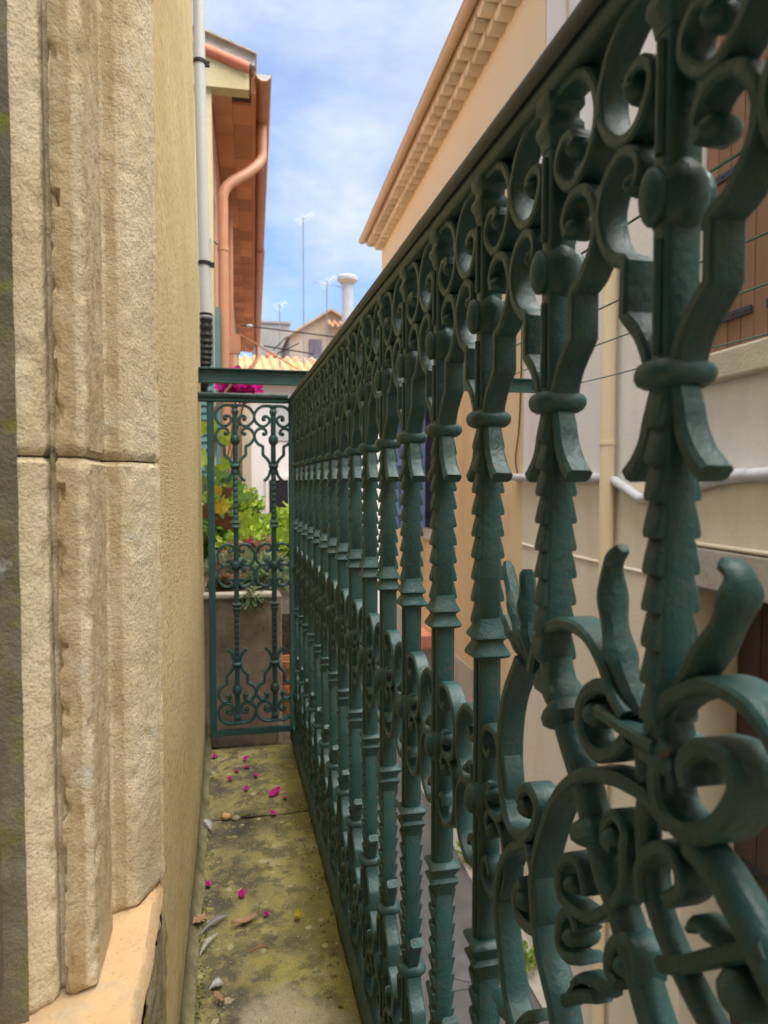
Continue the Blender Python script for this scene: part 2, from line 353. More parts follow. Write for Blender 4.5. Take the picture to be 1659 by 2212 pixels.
def band(pts, wd, th, th_end=None, wd_end=None):
    """flat iron band bent along a curve in the x-z plane; wd across the panel, th in the panel"""
    P = [Vector((p[0], 0, p[1])) for p in pts]; V, F = [], []; n = 8; k_ = len(P)
    for i, p in enumerate(P):
        d = (P[min(i+1, k_-1)]-P[max(i-1, 0)]).normalized(); nn = Vector((-d.z, 0, d.x)); u = i/(k_-1)
        a = (th if th_end is None else th+(th_end-th)*u)/2; h = (wd if wd_end is None else wd+(wd_end-wd)*u)/2; c_ = min(a, h)*.45
        for x, y in ((a, -h+c_), (a, h-c_), (a-c_, h), (-a+c_, h), (-a, h-c_), (-a, -h+c_), (-a+c_, -h), (a-c_, -h)): V.append(p+nn*x+Vector((0, y, 0)))
    for i in range(k_-1):
        for k in range(n): F.append((i*n+k, i*n+(k+1) % n, (i+1)*n+(k+1) % n, (i+1)*n+k))
    F += [tuple(range(n))[::-1], tuple(range((k_-1)*n, k_*n))]
    return V, F
def rough(vf, amp, sc_, seed=0):
    v_, f_ = vf
    return [p+noise.noise_vector(Vector(p)*sc_+Vector((seed, seed*2, 0)))*amp for p in v_], f_
def mirror(vf, su, sv):
    v_, f_ = vf; V = [Vector((p[0]*su, p[1], p[2]*sv)) for p in v_]
    return V, ([q[::-1] for q in f_] if su*sv < 0 else f_)
def grid(nu, nv, fn):
    V = [Vector(fn(i/nu, j/nv)) for j in range(nv+1) for i in range(nu+1)]
    F = [(j*(nu+1)+i, j*(nu+1)+i+1, (j+1)*(nu+1)+i+1, (j+1)*(nu+1)+i) for j in range(nv) for i in range(nu)]
    return V, F

# ------------------------------------------------------------------ ground
GZ = -3.65
tag(mk('street', ([(-150, -150, GZ), (150, -150, GZ), (150, 250, GZ), (-150, 250, GZ)], [(0, 1, 2, 3)]), 'asphalt'), kind='structure')
def pav(u, v_):
    s = -6+v_*20; return AW(1.93+.05*noise.noise(Vector((s*1.3, 0, 0)))+u*(2.12-1.93), s, GZ+.02+.01*u)
tag(mk('pavement', grid(2, 90, pav), 'pavement'), kind='structure')
mh = empty('manhole_cover', (1.74, 4.85, GZ), 'grey square cast manhole cover set in the alley asphalt', 'manhole cover')
mk('frame', box(1.48, 2.0, 4.6, 5.1, GZ, GZ+.008), 'cast_grey', mh)
mk('lid', rough(tube([(1.74, 4.85, GZ), (1.74, 4.85, GZ+.014)], .2, 28), .0, 1), 'cast_grey', mh)

# ------------------------------------------------------------------ own house: wall + stone window surround
FZ = -.745
house = empty('rendered_house', (-.3, 1.2, GZ), 'yellow rendered house wall with weathered stone window surround along the balcony', 'house')
def wallx(y, z): return -.0655-.0100*(z+.75)+.004*noise.noise(Vector((y*2.1, z*2.1, 3)))+.0008*noise.noise(Vector((y*22, z*22, 1)))
def wf(u, v_):
    y = .585+u*1.615; z = GZ+(4.2-GZ)*v_; return (wallx(y, z), y, z)
mk('wall', join(grid(90, 300, wf), box(-5, -.18, .45, 2.19, GZ, 4.2)), 'yellow_render', house, smooth=True)
mk('end_wall', grid(1, 40, lambda u, v_: (wallx(2.2, GZ+(4.2-GZ)*v_)*(1-u)-5*u, 2.2, GZ+(4.2-GZ)*v_)), 'yellow_render', house)
mk('wall', box(-5, -.07, -7, -.95, GZ, 4.2), 'yellow_render', house)
mk('wall', box(-5, -.10, -.95, .45, GZ, -1.0), 'yellow_render', house)
mk('wall', box(-5, -.10, -.95, .45, 1.35, 4.2), 'yellow_render', house)
def fil(u, v_):
    y = .6+u*1.6; a = v_*math.pi/2; x0 = wallx(y, FZ)
    r_ = .016+.006*noise.noise(Vector((y*9, 0, 0))); return (x0+r_*(1-math.sin(a)), y, FZ+.03*(1-math.cos(a))+.001)
mk('mortar_fillet', grid(120, 6, fil), 'mossy_fillet', house, smooth=True)
# profile of the surround in plan, from the wall inwards
PROF = [(-.075, .604), (-.060, .603), (-.0535, .599), (-.0535, .5935), (-.0562, .5925), (-.0562, .590), (-.0700, .5575), (-.0715, .5560), (-.0810, .5555), (-.0880, .5530), (-.0910, .5460), (-.0905, .538), (-.0862, .5325), (-.0850, .5300), (-.0854, .4745), (-.0862, .4715), (-.0950, .4690), (-.1013, .4655), (-.1035, .4655), (-.1046, .4745), (-.1078, .4745), (-.1085, .4640), (-.1205, .4570), (-.1300, .4545)]
def dens(pr, step):
    out = []
    for a, b_ in zip(pr[:-1], pr[1:]):
        a, b_ = Vector((*a, 0)), Vector((*b_, 0)); n = max(1, int((b_-a).length/step))
        out += [a.lerp(b_, i/n) for i in range(n)]
    out.append(Vector((*pr[-1], 0))); return out
PP = dens(PROF, .0026)
surround = mk('window_surround', box(-.6, -.135, .36, .455, -.3, 1.3), 'dark_stone', house)
def stone_block(z0, z1, step, seed):
    zs = []; z = z0
    while z < z1: zs.append(z); z += step if z < .55 else .02
    zs.append(z1); nn = len(PP)
    def disp(i, z):
        p = PP[i]; q = Vector((p.x, p.y, z))
        a, b_ = PP[max(i-3, 0)], PP[min(i+3, nn-1)]; d = (b_-a).normalized(); nr = Vector((-d.y, d.x, 0))
        if nr.x-nr.y < 0: nr = -nr
        e = 1-min(min(z-z0, z1-z)/.0035, 1)
        edge = abs((PP[min(i+2, nn-1)]-p).normalized().dot((p-PP[max(i-2, 0)]).normalized()))
        h = .00055*noise.fractal(q*110, .8, 2.1, 4)+.0003*noise.noise(q*22+Vector((seed, 0, 0)))-(1-edge)*(.0003+.0090*max(0, noise.fractal(q*60+Vector((0, seed, 5)), .8, 2.0, 3)))
        chip = max(0, noise.noise(q*34+Vector((9, seed, 2)))-.5)*.008
        return p+Vector((0, 0, z))+nr*(h-chip-.0028*e*e*(1+.9*noise.noise(q*30)))
    V = [disp(i, z) for z in zs for i in range(nn)]
    F = [(j*nn+i, j*nn+i+1, (j+1)*nn+i+1, (j+1)*nn+i) for j in range(len(zs)-1) for i in range(nn-1)]
    for j in (0, len(zs)-1):
        k = len(V); V += [Vector((-.2, .62, zs[j])), Vector((-.2, .455, zs[j]))]
        F.append(tuple(range(j*nn, j*nn+nn))+(k+1, k))
    return V, F
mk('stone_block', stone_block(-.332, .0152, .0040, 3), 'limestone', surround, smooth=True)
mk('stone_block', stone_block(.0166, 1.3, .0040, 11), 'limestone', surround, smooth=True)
mk('mortar_joint', rough(([Vector((p.x-.004, p.y+.004, z)) for z in (.0128, .0185) for p in PP], [(i, i+1, len(PP)+i+1, len(PP)+i) for i in range(len(PP)-1)]), .0015, 90), 'plinth_stone', surround)
def jam(u, v_):
    x = -.122-u*.30; z = -.335+v_*1.6; q = Vector((x*1.0, 0, z)); return (x, .4535-.07*u+.0016*noise.fractal(q*60, .8, 2.1, 4)+.001*noise.noise(q*14), z)
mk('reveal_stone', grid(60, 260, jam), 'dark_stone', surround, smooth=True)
def plf(u, v_):       # front face of the plinth block
    y = .602-u*1.2; z = FZ-.02+v_*(-.345-FZ+.02); q = Vector((0, y, z))
    return (-.0545+.003*noise.fractal(q*40, .8, 2, 4)+.002*noise.noise(q*12)-.006*max(0, noise.noise(q*9+Vector((4, 4, 4))))*(v_ > .2), y, z)
pl = mk('plinth_block', join(grid(220, 70, plf), box(-.5, -.075, -.6, .598, FZ-.02, -.345)), 'plinth_stone', surround, smooth=True)
def plt(u, v_):       # orange rendered top of the block, worn at the rim
    y = .600-u*1.2; x = -.0548-.006*max(0, noise.noise(Vector((0, y*14, 3))))-.16*v_; q = Vector((x, y, 0))
    e = max(0, 1-v_/.045); return (x, y, -.3315-.0125*e*e+.0022*noise.fractal(q*60, .8, 2, 3)+.0012*noise.noise(q*25))
mk('sill_render', grid(240, 60, plt), 'sill_render', surround, smooth=True)

# ------------------------------------------------------------------ balcony floor
fl = mk('balcony_floor', box(-.30, .182, -1.2, 1.97, FZ-.16, FZ-.03), 'plinth_stone'); tag(fl, kind='structure')
def slab(y0, y1, seed, nx, ny, skew):
    def fn(u, v_):
        x = -.085+u*.267; y = y0+(y1-y0)*v_+skew*(u-.5)*(1 if v_ in (0, 1) else 1)*0
        q = Vector((x, y, seed)); h = .0022*noise.fractal(q*14, .9, 2, 5)+.0008*noise.noise(q*160)
        ed = min(y-y0, y1-y, .012, (.182-x)); h -= .007*max(0, 1-ed/.012)**2
        y += .004*noise.noise(Vector((x*25, seed, 0)))*(1 if v_ in (0, 1) else 0)
        return (x, y, FZ-.001+h)
    return join(grid(nx, ny, fn), box(-.085, .180, y0+.004, y1-.004, FZ-.031, FZ-.012))
mk('slab', slab(1.562, 1.975, 2, 90, 130, 0), 'mossy_slab', fl, smooth=True)
mk('slab', slab(.46, 1.554, 5, 90, 330, 0), 'mossy_slab', fl, smooth=True)
mk('slab', slab(-1.2, .452, 8, 30, 60, 0), 'mossy_slab', fl, smooth=True)
mk('dirt_line', rough(tube([(.1795, -1.2+i*.02, FZ+.001) for i in range(159)], .0048, 6), .004, 120), 'grimy_soil', fl)

# ------------------------------------------------------------------ baluster parts (panel frame: x along the rail, y through it, z up from the middle)
K, KV = .2232e-3*.965, .22676e-3
def VV(v_): return v_ if v_ < .2785 else .2785+(v_-.2785)*.934     # heights above the collar
def PX(pts): return [(x*K, VV(.48035-y*KV)) for x, y in pts]
HX, HY = .0068, .0080        # half size along the rail / through the rail
def sp2(pts, sub=6): return [(p.x, p.y) for p in spline([Vector((a, b_, 0)) for a, b_ in pts], sub)]
BW, BT = .0160, .0060
c_up = PX([(-8, 98), (-60, 96), (-130, 100), (-200, 142), (-243, 225), (-225, 305), (-160, 362), (-98, 358), (-52, 310), (-52, 262), (-85, 234), (-122, 240), (-136, 264)])
s_top = PX([(-100, 482), (-88, 445), (-105, 408), (-150, 391), (-205, 415), (-240, 480), (-230, 545), (-190, 600), (-134, 628)])
s_low = PX([(-134, 745), (-88, 788), (-58, 830), (-36, 885)])
m_c = PX([(-104, 1918), (-84, 1948), (-50, 1936), (-36, 1895), (-70, 1862), (-140, 1858), (-205, 1905), (-236, 1990), (-218, 2070), (-165, 2115), (-100, 2118), (-70, 2088), (-84, 2050), (-112, 2046)])
wh = PX([(-26, 905), (-42, 950), (-57, 998), (-84, 1042), (-122, 1076)])
def ball2(c_, r_=.0062): return ellipsoid((c_[0], 0, c_[1]), r_, .0098, r_, 12, 8)
def scroll_set(BT, MT):
    SC_UP = rough(join(band(sp2(c_up), BW, BT), ball2(PX([(-122, 272)])[0])), .0004, 130)
    SC_LO = rough(join(band(sp2(s_top)+sp2(s_low), BW, BT, BT*1.15), ball2(PX([(-118, 468)])[0])), .0004, 130, 2)
    SC_MED = rough(join(band(sp2(m_c), .014, MT), ball2(PX([(-110, 2062)])[0], .0056)), .0004, 130, 3)
    return SC_UP, SC_LO, SC_MED
WHISK = rough(band(sp2(wh, 5), .0125, .0075, .0085, .0145), .0004, 130, 4)
def ringp(z0, seq): return [(z0+dz, HX+a, HY+a) for dz, a in seq]
CAPP = rough(sqlathe(ringp(.449, [(0, .0030), (-.006, .0034), (-.009, .0012), (-.013, .0010), (-.016, .0030), (-.020, .0032), (-.024, .0014), (-.030, .0004)])), .0003, 130)
COLL = rough(sqlathe(ringp(.2785, [(.0064, .0004), (.0058, .0034), (.0040, .0058), (.0014, .0068), (-.0014, .0068), (-.0040, .0058), (-.0058, .0034), (-.0064, .0004)]), .8), .0004, 130)
RING = rough(sqlathe(ringp(.1185, [(.016, .0006), (.0085, .0022), (.0040, .0046), (.0022, .0050), (-.0002, .0022), (-.0025, .0020), (-.0085, .0054), (-.0105, .0060), (-.0122, .0050), (-.0138, .0006)]), .2), .0004, 130)
BOSS = rough(join(ellipsoid((0, 0, 0), .0135, .0135, .018, 16, 10), ellipsoid((0, -.011, 0), .0075, .006, .011, 12, 8), ellipsoid((0, .011, 0), .0075, .006, .011, 12, 8)), .0004, 130)
BALL = rough(join(ellipsoid((0, 0, .3515), .0138, .0125, .0165, 18, 12), ellipsoid((0, -.0115, .3515), .0080, .0052, .0125, 14, 8), ellipsoid((0, .0115, .3515), .0080, .0052, .0125, 14, 8)), .0003, 130)
def half_shaft(sgn, zlo=0.0):
    pr = [(zlo, HX, HY)]
    if zlo < .1: pr += [(.105, HX, HY), (.122, HX, HY)]
    n = 9; z1 = .272; pt = (z1-.130)/n; te = []
    pr += [(max(zlo+.0001, .1225), HX*1.06, HY+.0008), (.200, HX, HY), (.2745, HX, HY), (.30, HX, HY), (.440, HX, HY), (.449, HX, HY)]
    for i in range(n):          # overlapping scales on the two faces of the bar; the sides stay flat
        za = .130+pt*i; hb = HY+.0008*(1-i/n)
        te += [(za, HX*.80, hb-.0004), (za+.0006, HX*.82, hb+.0026), (za+.0026, HX*.84, hb+.0030), (za+pt*.5, HX*.86, hb+.0018), (za+pt*.97, HX*.88, hb-.0002)]
    vf = join(sqlathe(pr, .30), sqlathe(te, .20))
    bead = []
    for yy in (-1, 1):
        for (a, b_) in (((zlo, .108) if zlo < .1 else None, .0), ((.287, .334), .0), ((.369, .415), .0)):
            if a is None: continue
            bead.append(sqlathe([(a[0], .0022, .0016), (a[1], .0022, .0016)], .5))
            V, F = bead[-1]; bead[-1] = ([Vector((p.x, p.y+yy*(HY+.0008), p.z)) for p in V], F)
    return mirror(join(vf, *bead), 1, sgn)
def M_(name, vf):
    me = bpy.data.meshes.new(name); me.from_pydata([tuple(p) for p in vf[0]], [], vf[1]); me.update(); me.materials.append(MATS['iron'])
    me.polygons.foreach_set('use_smooth', [True]*len(me.polygons)); me.set_sharp_from_angle(angle=R(40)); return me
SH_FULL = M_('shaft', rough(join(half_shaft(1), half_shaft(-1)), .00025, 120))
SH_UP = M_('shaft_upper', rough(half_shaft(1, .128), .00025, 120))
def part_set(bt, mt):
    SC_UP, SC_LO, SC_MED = scroll_set(bt, mt); up, low = [], []
    for sv, lst in ((1, up), (-1, low)):
        for su in (1, -1):
            lst += [('scroll', M_('scroll', mirror(SC_UP, su, sv))), ('scroll', M_('scroll', mirror(SC_LO, su, sv))), ('spur', M_('spur', mirror(WHISK, su, sv)))]
        lst += [('cap', M_('cap', mirror(CAPP, 1, sv))), ('collar', M_('collar', mirror(COLL, 1, sv))), ('knob', M_('knob', mirror(BALL, 1, sv)))]
    mid_ = [('ring', M_('ring', mirror(RING, 1, sv))) for sv in (1, -1)] + [('rosette', M_('rosette', BOSS))]
    mid_ += [('scroll', M_('scroll', mirror(SC_MED, su, sv))) for su in (1, -1) for sv in (1, -1)]
    return up, low+mid_
UP, REST = part_set(.0060, .0052); UP_E, REST_E = part_set(.0074, .0070)
MZ = -.233
def baluster(parent, loc, rz, upper_only=False, end=False):
    o = bpy.data.objects.new('baluster', SH_UP if upper_only else SH_FULL); COL.objects.link(o); o.parent = parent
    o.matrix_parent_inverse = Matrix.Translation(-parent.location); o.location = loc; o.rotation_euler = (0, 0, rz)
    for nm, me in (UP_E+REST_E if end else UP if upper_only else UP+REST):
        c_ = bpy.data.objects.new(nm, me); COL.objects.link(c_); c_.parent = o
    return o

# ------------------------------------------------------------------ long railing
XB = .1854
rail = empty('balcony_railing', (XB, .9, FZ), 'long dark green cast iron railing with scrollwork running down the right of the balcony', 'railing')
def extr(prof, y0, y1, n=60):       # profile in x-z swept along y
    V, F = [], []; k_ = len(prof)
    for j in range(n+1):
        y = y0+(y1-y0)*j/n
        for x, z in prof: V.append(Vector((x, y, z))+.0002*noise.noise_vector(Vector((x*60, y*30, z*60))))
    for j in range(n):
        for k in range(k_): F.append((j*k_+k, j*k_+(k+1) % k_, (j+1)*k_+(k+1) % k_, (j+1)*k_+k))
    F += [tuple(range(k_)), tuple(range(n*k_, (n+1)*k_))[::-1]]
    return V, F
HR = [(.1722, .2236), (.1712, .2250), (.1706, .2290), (.1706, .2330), (.1716, .2362), (.1745, .2382), (.1860, .2400), (.1975, .2382), (.2004, .2362), (.2014, .2330), (.2014, .2290), (.2008, .2250), (.1998, .2236)]
WEB = [(.1762, .2140), (.1748, .2150), (.1742, .2170), (.1740, .2205), (.1746, .2240), (.1970, .2240), (.1976, .2205), (.1974, .2170), (.1968, .2150), (.1954, .2140)]
hr_ = mk('handrail', extr(HR, -.6, 2.0, 160), 'rail_iron', rail, smooth=True)
mk('rail_moulding', extr(WEB, -.6, 2.0, 160), 'dusty_iron', hr_, smooth=True)
BR = [(.1745, -.740), (.1745, -.708), (.1775, -.6965), (.1935, -.6965), (.1963, -.708), (.1963, -.740)]
mk('bottom_rail', extr(BR, -.6, 2.0, 120), 'iron', rail, smooth=True)
mk('corner_post', extr([(.1740, -.742), (.1740, .2225), (.1970, .2225), (.1970, -.742)], 1.972, 1.995, 1), 'iron', rail, bevel=.002)
Y0, SP = .262, .1072
for n in range(2, 16): baluster(rail, (XB, Y0+SP*n, MZ), math.pi/2)
for n in (-2, -1, 0, 1): baluster(rail, (XB, Y0+SP*n, MZ), math.pi/2, True)
# larger centre ornament that replaces the lower half of the nearest balusters (along, up)
orn = mk('centre_ornament', ([], []), 'iron', rail)
def orn_piece(name, vf):
    V, F = rough(vf, .0003, 110)
    V = [Vector((XB-p.y, p.x, p.z)) for p in V]; F = F
    return mk(name, (V, F), 'iron', orn, smooth=True)
def ob(pts, wd=.018, th=.0075, the=None, wde=None): return band(sp2(pts, 6), wd, th, the, wde)
def tapered(pts, wmax, th):      # pointed, cupped leaf
    P = sp2(pts, 5); n = len(P); V, F = [], []
    for i, p in enumerate(P):
        u = i/(n-1); d = Vector((P[min(i+1, n-1)][0]-P[max(i-1, 0)][0], 0, P[min(i+1, n-1)][1]-P[max(i-1, 0)][1])).normalized(); nn = Vector((-d.z, 0, d.x))
        h = wmax*(.55+.45*math.sin(math.pi*min(u*1.05, 1)))*(1 if u < .93 else max(.62, 1-(u-.93)*5))*(1+.12*math.sin(u*22)*(u > .3)); a = th*(1-.45*u)
        for x, y in ((a, -h*.55), (a, h*.55), (a*.3, h), (-a*.5, h*.95), (-a*.75, 0), (-a*.5, -h*.95), (a*.3, -h)): V.append(Vector((p[0], 0, p[1]))+nn*x+Vector((0, y, 0)))
    for i in range(n-1):
        for k in range(7): F.append((i*7+k, i*7+(k+1) % 7, (i+1)*7+(k+1) % 7, (i+1)*7+k))
    F += [tuple(range(7))[::-1], tuple(range((n-1)*7, n*7))]
    return V, F
def rodp(pts, r_):
    return tube(spline([(p[0], 0, p[1]) for p in pts], 5), r_, 10)
def knob(c_, r_=.007, w_=.0115): return ellipsoid((c_[0], 0, c_[1]), r_, w_, r_, 14, 9)
def collar_at(c_, d, r_):       # square collar across a slanting rod
    d = Vector((d[0], 0, d[1])).normalized(); nn = Vector((-d.z, 0, d.x))
    V, F = sqlathe([(-.0075, r_*.8, r_*.8), (-.0055, r_*1.35, r_*1.35), (-.0020, r_*1.6, r_*1.6), (.0020, r_*1.6, r_*1.6), (.0050, r_*1.3, r_*1.3), (.0075, r_*.8, r_*.8)], .4)
    return [Vector((c_[0], 0, c_[1]))+nn*p.x+Vector((0, p.y, 0))+d*p.z for p in V], F
# bar end and cup under the second baluster
for (yb, zb, tilt) in ((.369, -.094, -.010), (.262, -.096, -.008)):
    orn_piece('cup', [[p+Vector((tilt*((zb-p.z)/.04), 0, 0)) for p in q] if i == 0 else q for i, q in enumerate(
        [[Vector((v_.x+yb, v_.y, v_.z)) for v_ in sqlathe([(-.100, HX, HY), (-.112, HX*1.15, HY*1.1), (-.117, HX*1.8, HY*1.45), (-.1205, HX*1.8, HY*1.4), (-.123, HX*.9, HY*.8), (-.130, HX*.8, HY*.8)], .3)[0]],
         sqlathe([(-.100, HX, HY), (-.112, HX*1.15, HY*1.1), (-.117, HX*1.8, HY*1.45), (-.1205, HX*1.8, HY*1.4), (-.123, HX*.9, HY*.8), (-.130, HX*.8, HY*.8)], .3)[1]])])
orn_piece('leaf', tapered([(.396, -.116), (.413, -.107), (.430, -.099), (.442, -.092)], .0060, .0040))
orn_piece('leaf', tapered([(.394, -.113), (.410, -.100), (.425, -.080), (.441, -.054)], .0068, .0042))
orn_piece('leaf', tapered([(.388, -.116), (.398, -.098), (.405, -.077), (.408, -.055)], .0078, .0052))
orn_piece('leaf', tapered([(.282, -.108), (.292, -.096), (.298, -.086), (.305, -.070), (.308, -.053), (.307, -.039), (.299, -.031)], .0078, .0050))
orn_piece('leaf', tapered([(.262, -.106), (.251, -.086), (.240, -.074), (.230, -.060), (.222, -.047), (.220, -.038), (.222, -.033), (.229, -.031)], .0092, .0050))
orn_piece('arch_band', ob([(.386, -.114), (.374, -.090), (.353, -.079), (.336, -.076), (.321, -.078), (.311, -.083), (.302, -.091), (.295, -.101), (.284, -.108)], .019, .007))
orn_piece('arch_band', ob([(.265, -.108), (.254, -.092), (.242, -.084), (.230, -.078), (.218, -.077), (.206, -.080), (.193, -.090), (.178, -.108)], .019, .007))
orn_piece('binding', ob([(.304, -.1115), (.282, -.1125), (.257, -.1125)], .024, .0065))
orn_piece('rod', rodp([(.376, -.112), (.365, -.122), (.354, -.130), (.346, -.142), (.335, -.154), (.327, -.164), (.319, -.177), (.305, -.197), (.295, -.206), (.270, -.236), (.240, -.272)], .0086))
orn_piece('collar', collar_at((.3535, -.130), (-.8, -.9), .0076)); orn_piece('collar', collar_at((.3185, -.180), (-.6, -.9), .0076))
orn_piece('scroll', join(ob([(.296, -.099), (.309, -.101), (.322, -.110), (.326, -.121), (.321, -.132), (.309, -.136), (.295, -.129), (.282, -.117)]), knob((.3145, -.1175), .0075)))
orn_piece('oval_band', ob([(.325, -.362), (.336, -.335), (.349, -.308), (.356, -.296), (.369, -.281), (.377, -.262), (.380, -.240), (.375, -.221), (.366, -.200), (.354, -.180), (.338, -.163), (.317, -.149), (.293, -.141), (.272, -.138), (.260, -.140), (.251, -.143)], .019, .0072))
orn_piece('rod', rodp([(.241, -.146), (.227, -.150), (.215, -.157), (.199, -.170), (.187, -.182), (.165, -.208)], .0085))
orn_piece('scroll', join(ob([(.405, -.112), (.425, -.142), (.432, -.166), (.433, -.189), (.427, -.212), (.414, -.225), (.393, -.220), (.379, -.206), (.376, -.192), (.386, -.187), (.397, -.193), (.403, -.202)]), knob((.3945, -.2025), .0072)))
orn_piece('scroll', ob([(.388, -.2215), (.412, -.237), (.428, -.256), (.436, -.276), (.436, -.299), (.428, -.322), (.419, -.343), (.404, -.356), (.392, -.375), (.390, -.40), (.405, -.425)]))
orn_piece('scroll', join(ob([(.388, -.2225), (.382, -.233), (.377, -.250), (.377, -.267), (.389, -.275), (.402, -.275), (.406, -.265), (.396, -.251)]), knob((.3955, -.262), .0080)))
orn_piece('scroll', join(ob([(.319, -.214), (.326, -.202), (.338, -.204), (.348, -.215), (.349, -.227), (.340, -.231), (.318, -.225), (.301, -.211), (.288, -.195), (.284, -.181), (.285, -.171), (.285, -.162), (.293, -.159), (.301, -.167), (.302, -.176), (.295, -.177)], .016, .006), knob((.333, -.216), .0055), knob((.2945, -.170), .0055)))
orn_piece('scroll', join(ob([(.327, -.238), (.337, -.233), (.346, -.244), (.348, -.258), (.339, -.260), (.325, -.252)], .016, .006), knob((.334, -.246), .006)))
orn_piece('scroll', join(ob([(.269, -.186), (.272, -.175), (.266, -.163), (.254, -.155), (.245, -.157), (.243, -.166), (.252, -.176)], .017, .0068)))
orn_piece('rod', rodp([(.280, -.114), (.276, -.126), (.274, -.142), (.275, -.159), (.271, -.179), (.261, -.193), (.248, -.204), (.231, -.213), (.210, -.222)], .0062))
orn_piece('rod', rodp([(.263, -.108), (.262, -.120), (.257, -.134)], .0058))
orn_piece('scroll', join(ob([(.251, -.108), (.259, -.123), (.256, -.136), (.244, -.141), (.228, -.135), (.216, -.122), (.211, -.109), (.217, -.101), (.231, -.103), (.240, -.112), (.238, -.121)], .021, .0085)))
orn_piece('scroll', join(ob([(.273, -.226), (.274, -.215), (.283, -.213), (.294, -.225), (.296, -.237), (.288, -.239)], .017, .0065), knob((.284, -.227), .006)))
orn_piece('arm', ob([(.258, -.208), (.242, -.197), (.221, -.179), (.199, -.162)], .014, .007))
orn_piece('leaf', tapered([(.214, -.178), (.226, -.174), (.236, -.176), (.242, -.183)], .0085, .0042))
orn_piece('arm', ob([(.345, -.290), (.330, -.276), (.312, -.263)], .012, .0065))
orn_piece('leaf', tapered([(.300, -.252), (.318, -.258), (.332, -.270), (.341, -.283)], .0075, .004))
orn_piece('arm', ob([(.404, -.350), (.392, -.336), (.378, -.324)], .012, .0065))
orn_piece('leaf', tapered([(.398, -.352), (.415, -.357), (.433, -.362), (.453, -.364)], .0080, .0045))
orn_piece('knob', knob((.2115, -.187), .010, .012))

# ------------------------------------------------------------------ short end panel across the balcony
YG = 1.982
endp = empty('end_railing', (.06, YG, FZ), 'short green iron railing panel closing the far end of the balcony', 'railing')
def extrx(prof, x0, x1, n=20):
    V, F = extr([(a-XB, b_) for a, b_ in prof], x0, x1, n); return [Vector((p.y, YG-p.x, p.z)) for p in V], F
hr_ = mk('handrail', extrx([(a, b_+.008) for a, b_ in HR], -.12, .170), 'rail_iron', endp, smooth=True); mk('rail_moulding', extrx([(a, b_+.008) for a, b_ in WEB], -.12, .170), 'iron', hr_, smooth=True)
mk('bottom_rail', extrx([(.178, -.714), (.178, -.698), (.1925, -.698), (.1925, -.714)], -.040, .173), 'iron', endp, smooth=True)
mk('post', box(-.0520, -.0335, YG-.007, YG+.009, -.712, .224), 'iron', endp, bevel=.002)
for x in (.0235, .1285): baluster(endp, (x, YG, MZ), 0, end=True)

# ------------------------------------------------------------------ clothes-line beam and wires
bm = empty('clothesline_beam', (-.1, 2.05, .29), 'horizontal green steel beam crossing above the end railing and out over the alley', 'beam')
mk('web', box(-.16, .955, 2.040, 2.046, .2865, .3190), 'iron', bm, bevel=.001)
mk('flange', box(-.16, .955, 2.028, 2.058, .3190, .3240), 'iron', bm, bevel=.001)
mk('flange', box(-.16, .955, 2.034, 2.052, .2815, .2865), 'iron', bm, bevel=.001)
WX = (.45, .620, .780, .945); WZ = (.302, .300, .300, .272)
for x in WX: mk('bolt', tube([(x, 2.030, .298), (x, 2.056, .298)], .0045, 6), 'iron', bm)
for i, x in enumerate(WX):
    pts = [(x+.004*math.sin(j*.9+i), 2.03-j*.16, WZ[i]-.006*math.sin(math.pi*j/18)+.0018*math.sin(j*1.7+i*2)) for j in range(19)]
    o = mk('clothesline', tube(spline(pts, 3), .0016, 6), 'wire_coating', smooth=True)
    tag(o, ['green plastic-coated clothesline wire nearest the railing', 'second green clothesline wire counted from the railing', 'third green clothesline wire counted from the railing', 'outermost green clothesline wire over the alley'][i], 'wire', 'clothesline wires over the alley')

# ------------------------------------------------------------------ white waste pipe at the end of the wall
wp = empty('waste_pipe', (-.07, 2.4, .38), 'white plastic waste pipe with black corrugated hose at the corner of the yellow wall', 'pipe')
mk('pipe', tube([(-.0745, 2.4, 3.9), (-.0745, 2.4, 1.42), (-.0690, 2.4, .95), (-.0630, 2.4, .545)], .0185, 24), 'white_plastic', wp, smooth=True)
hp = spline([(-.0630, 2.4, .56), (-.0625, 2.4, .47), (-.066, 2.405, .40), (-.072, 2.42, .345), (-.085, 2.45, .31)], 16)
mk('corrugated_hose', tube(hp, [.0195+.0022*math.sin(i*1.57) for i in range(len(hp))], 20), 'black_plastic', wp, smooth=True)
for z, x in ((1.368, -.0740), (.722, -.0655)):
    c_ = mk('clamp', tube([(x, 2.4, z-.006), (x, 2.4, z+.006)], .0215, 24), 'black_plastic', wp, smooth=True)
    mk('lug', box(x+.017, x+.032, 2.392, 2.402, z-.012, z+.004), 'black_plastic', c_)

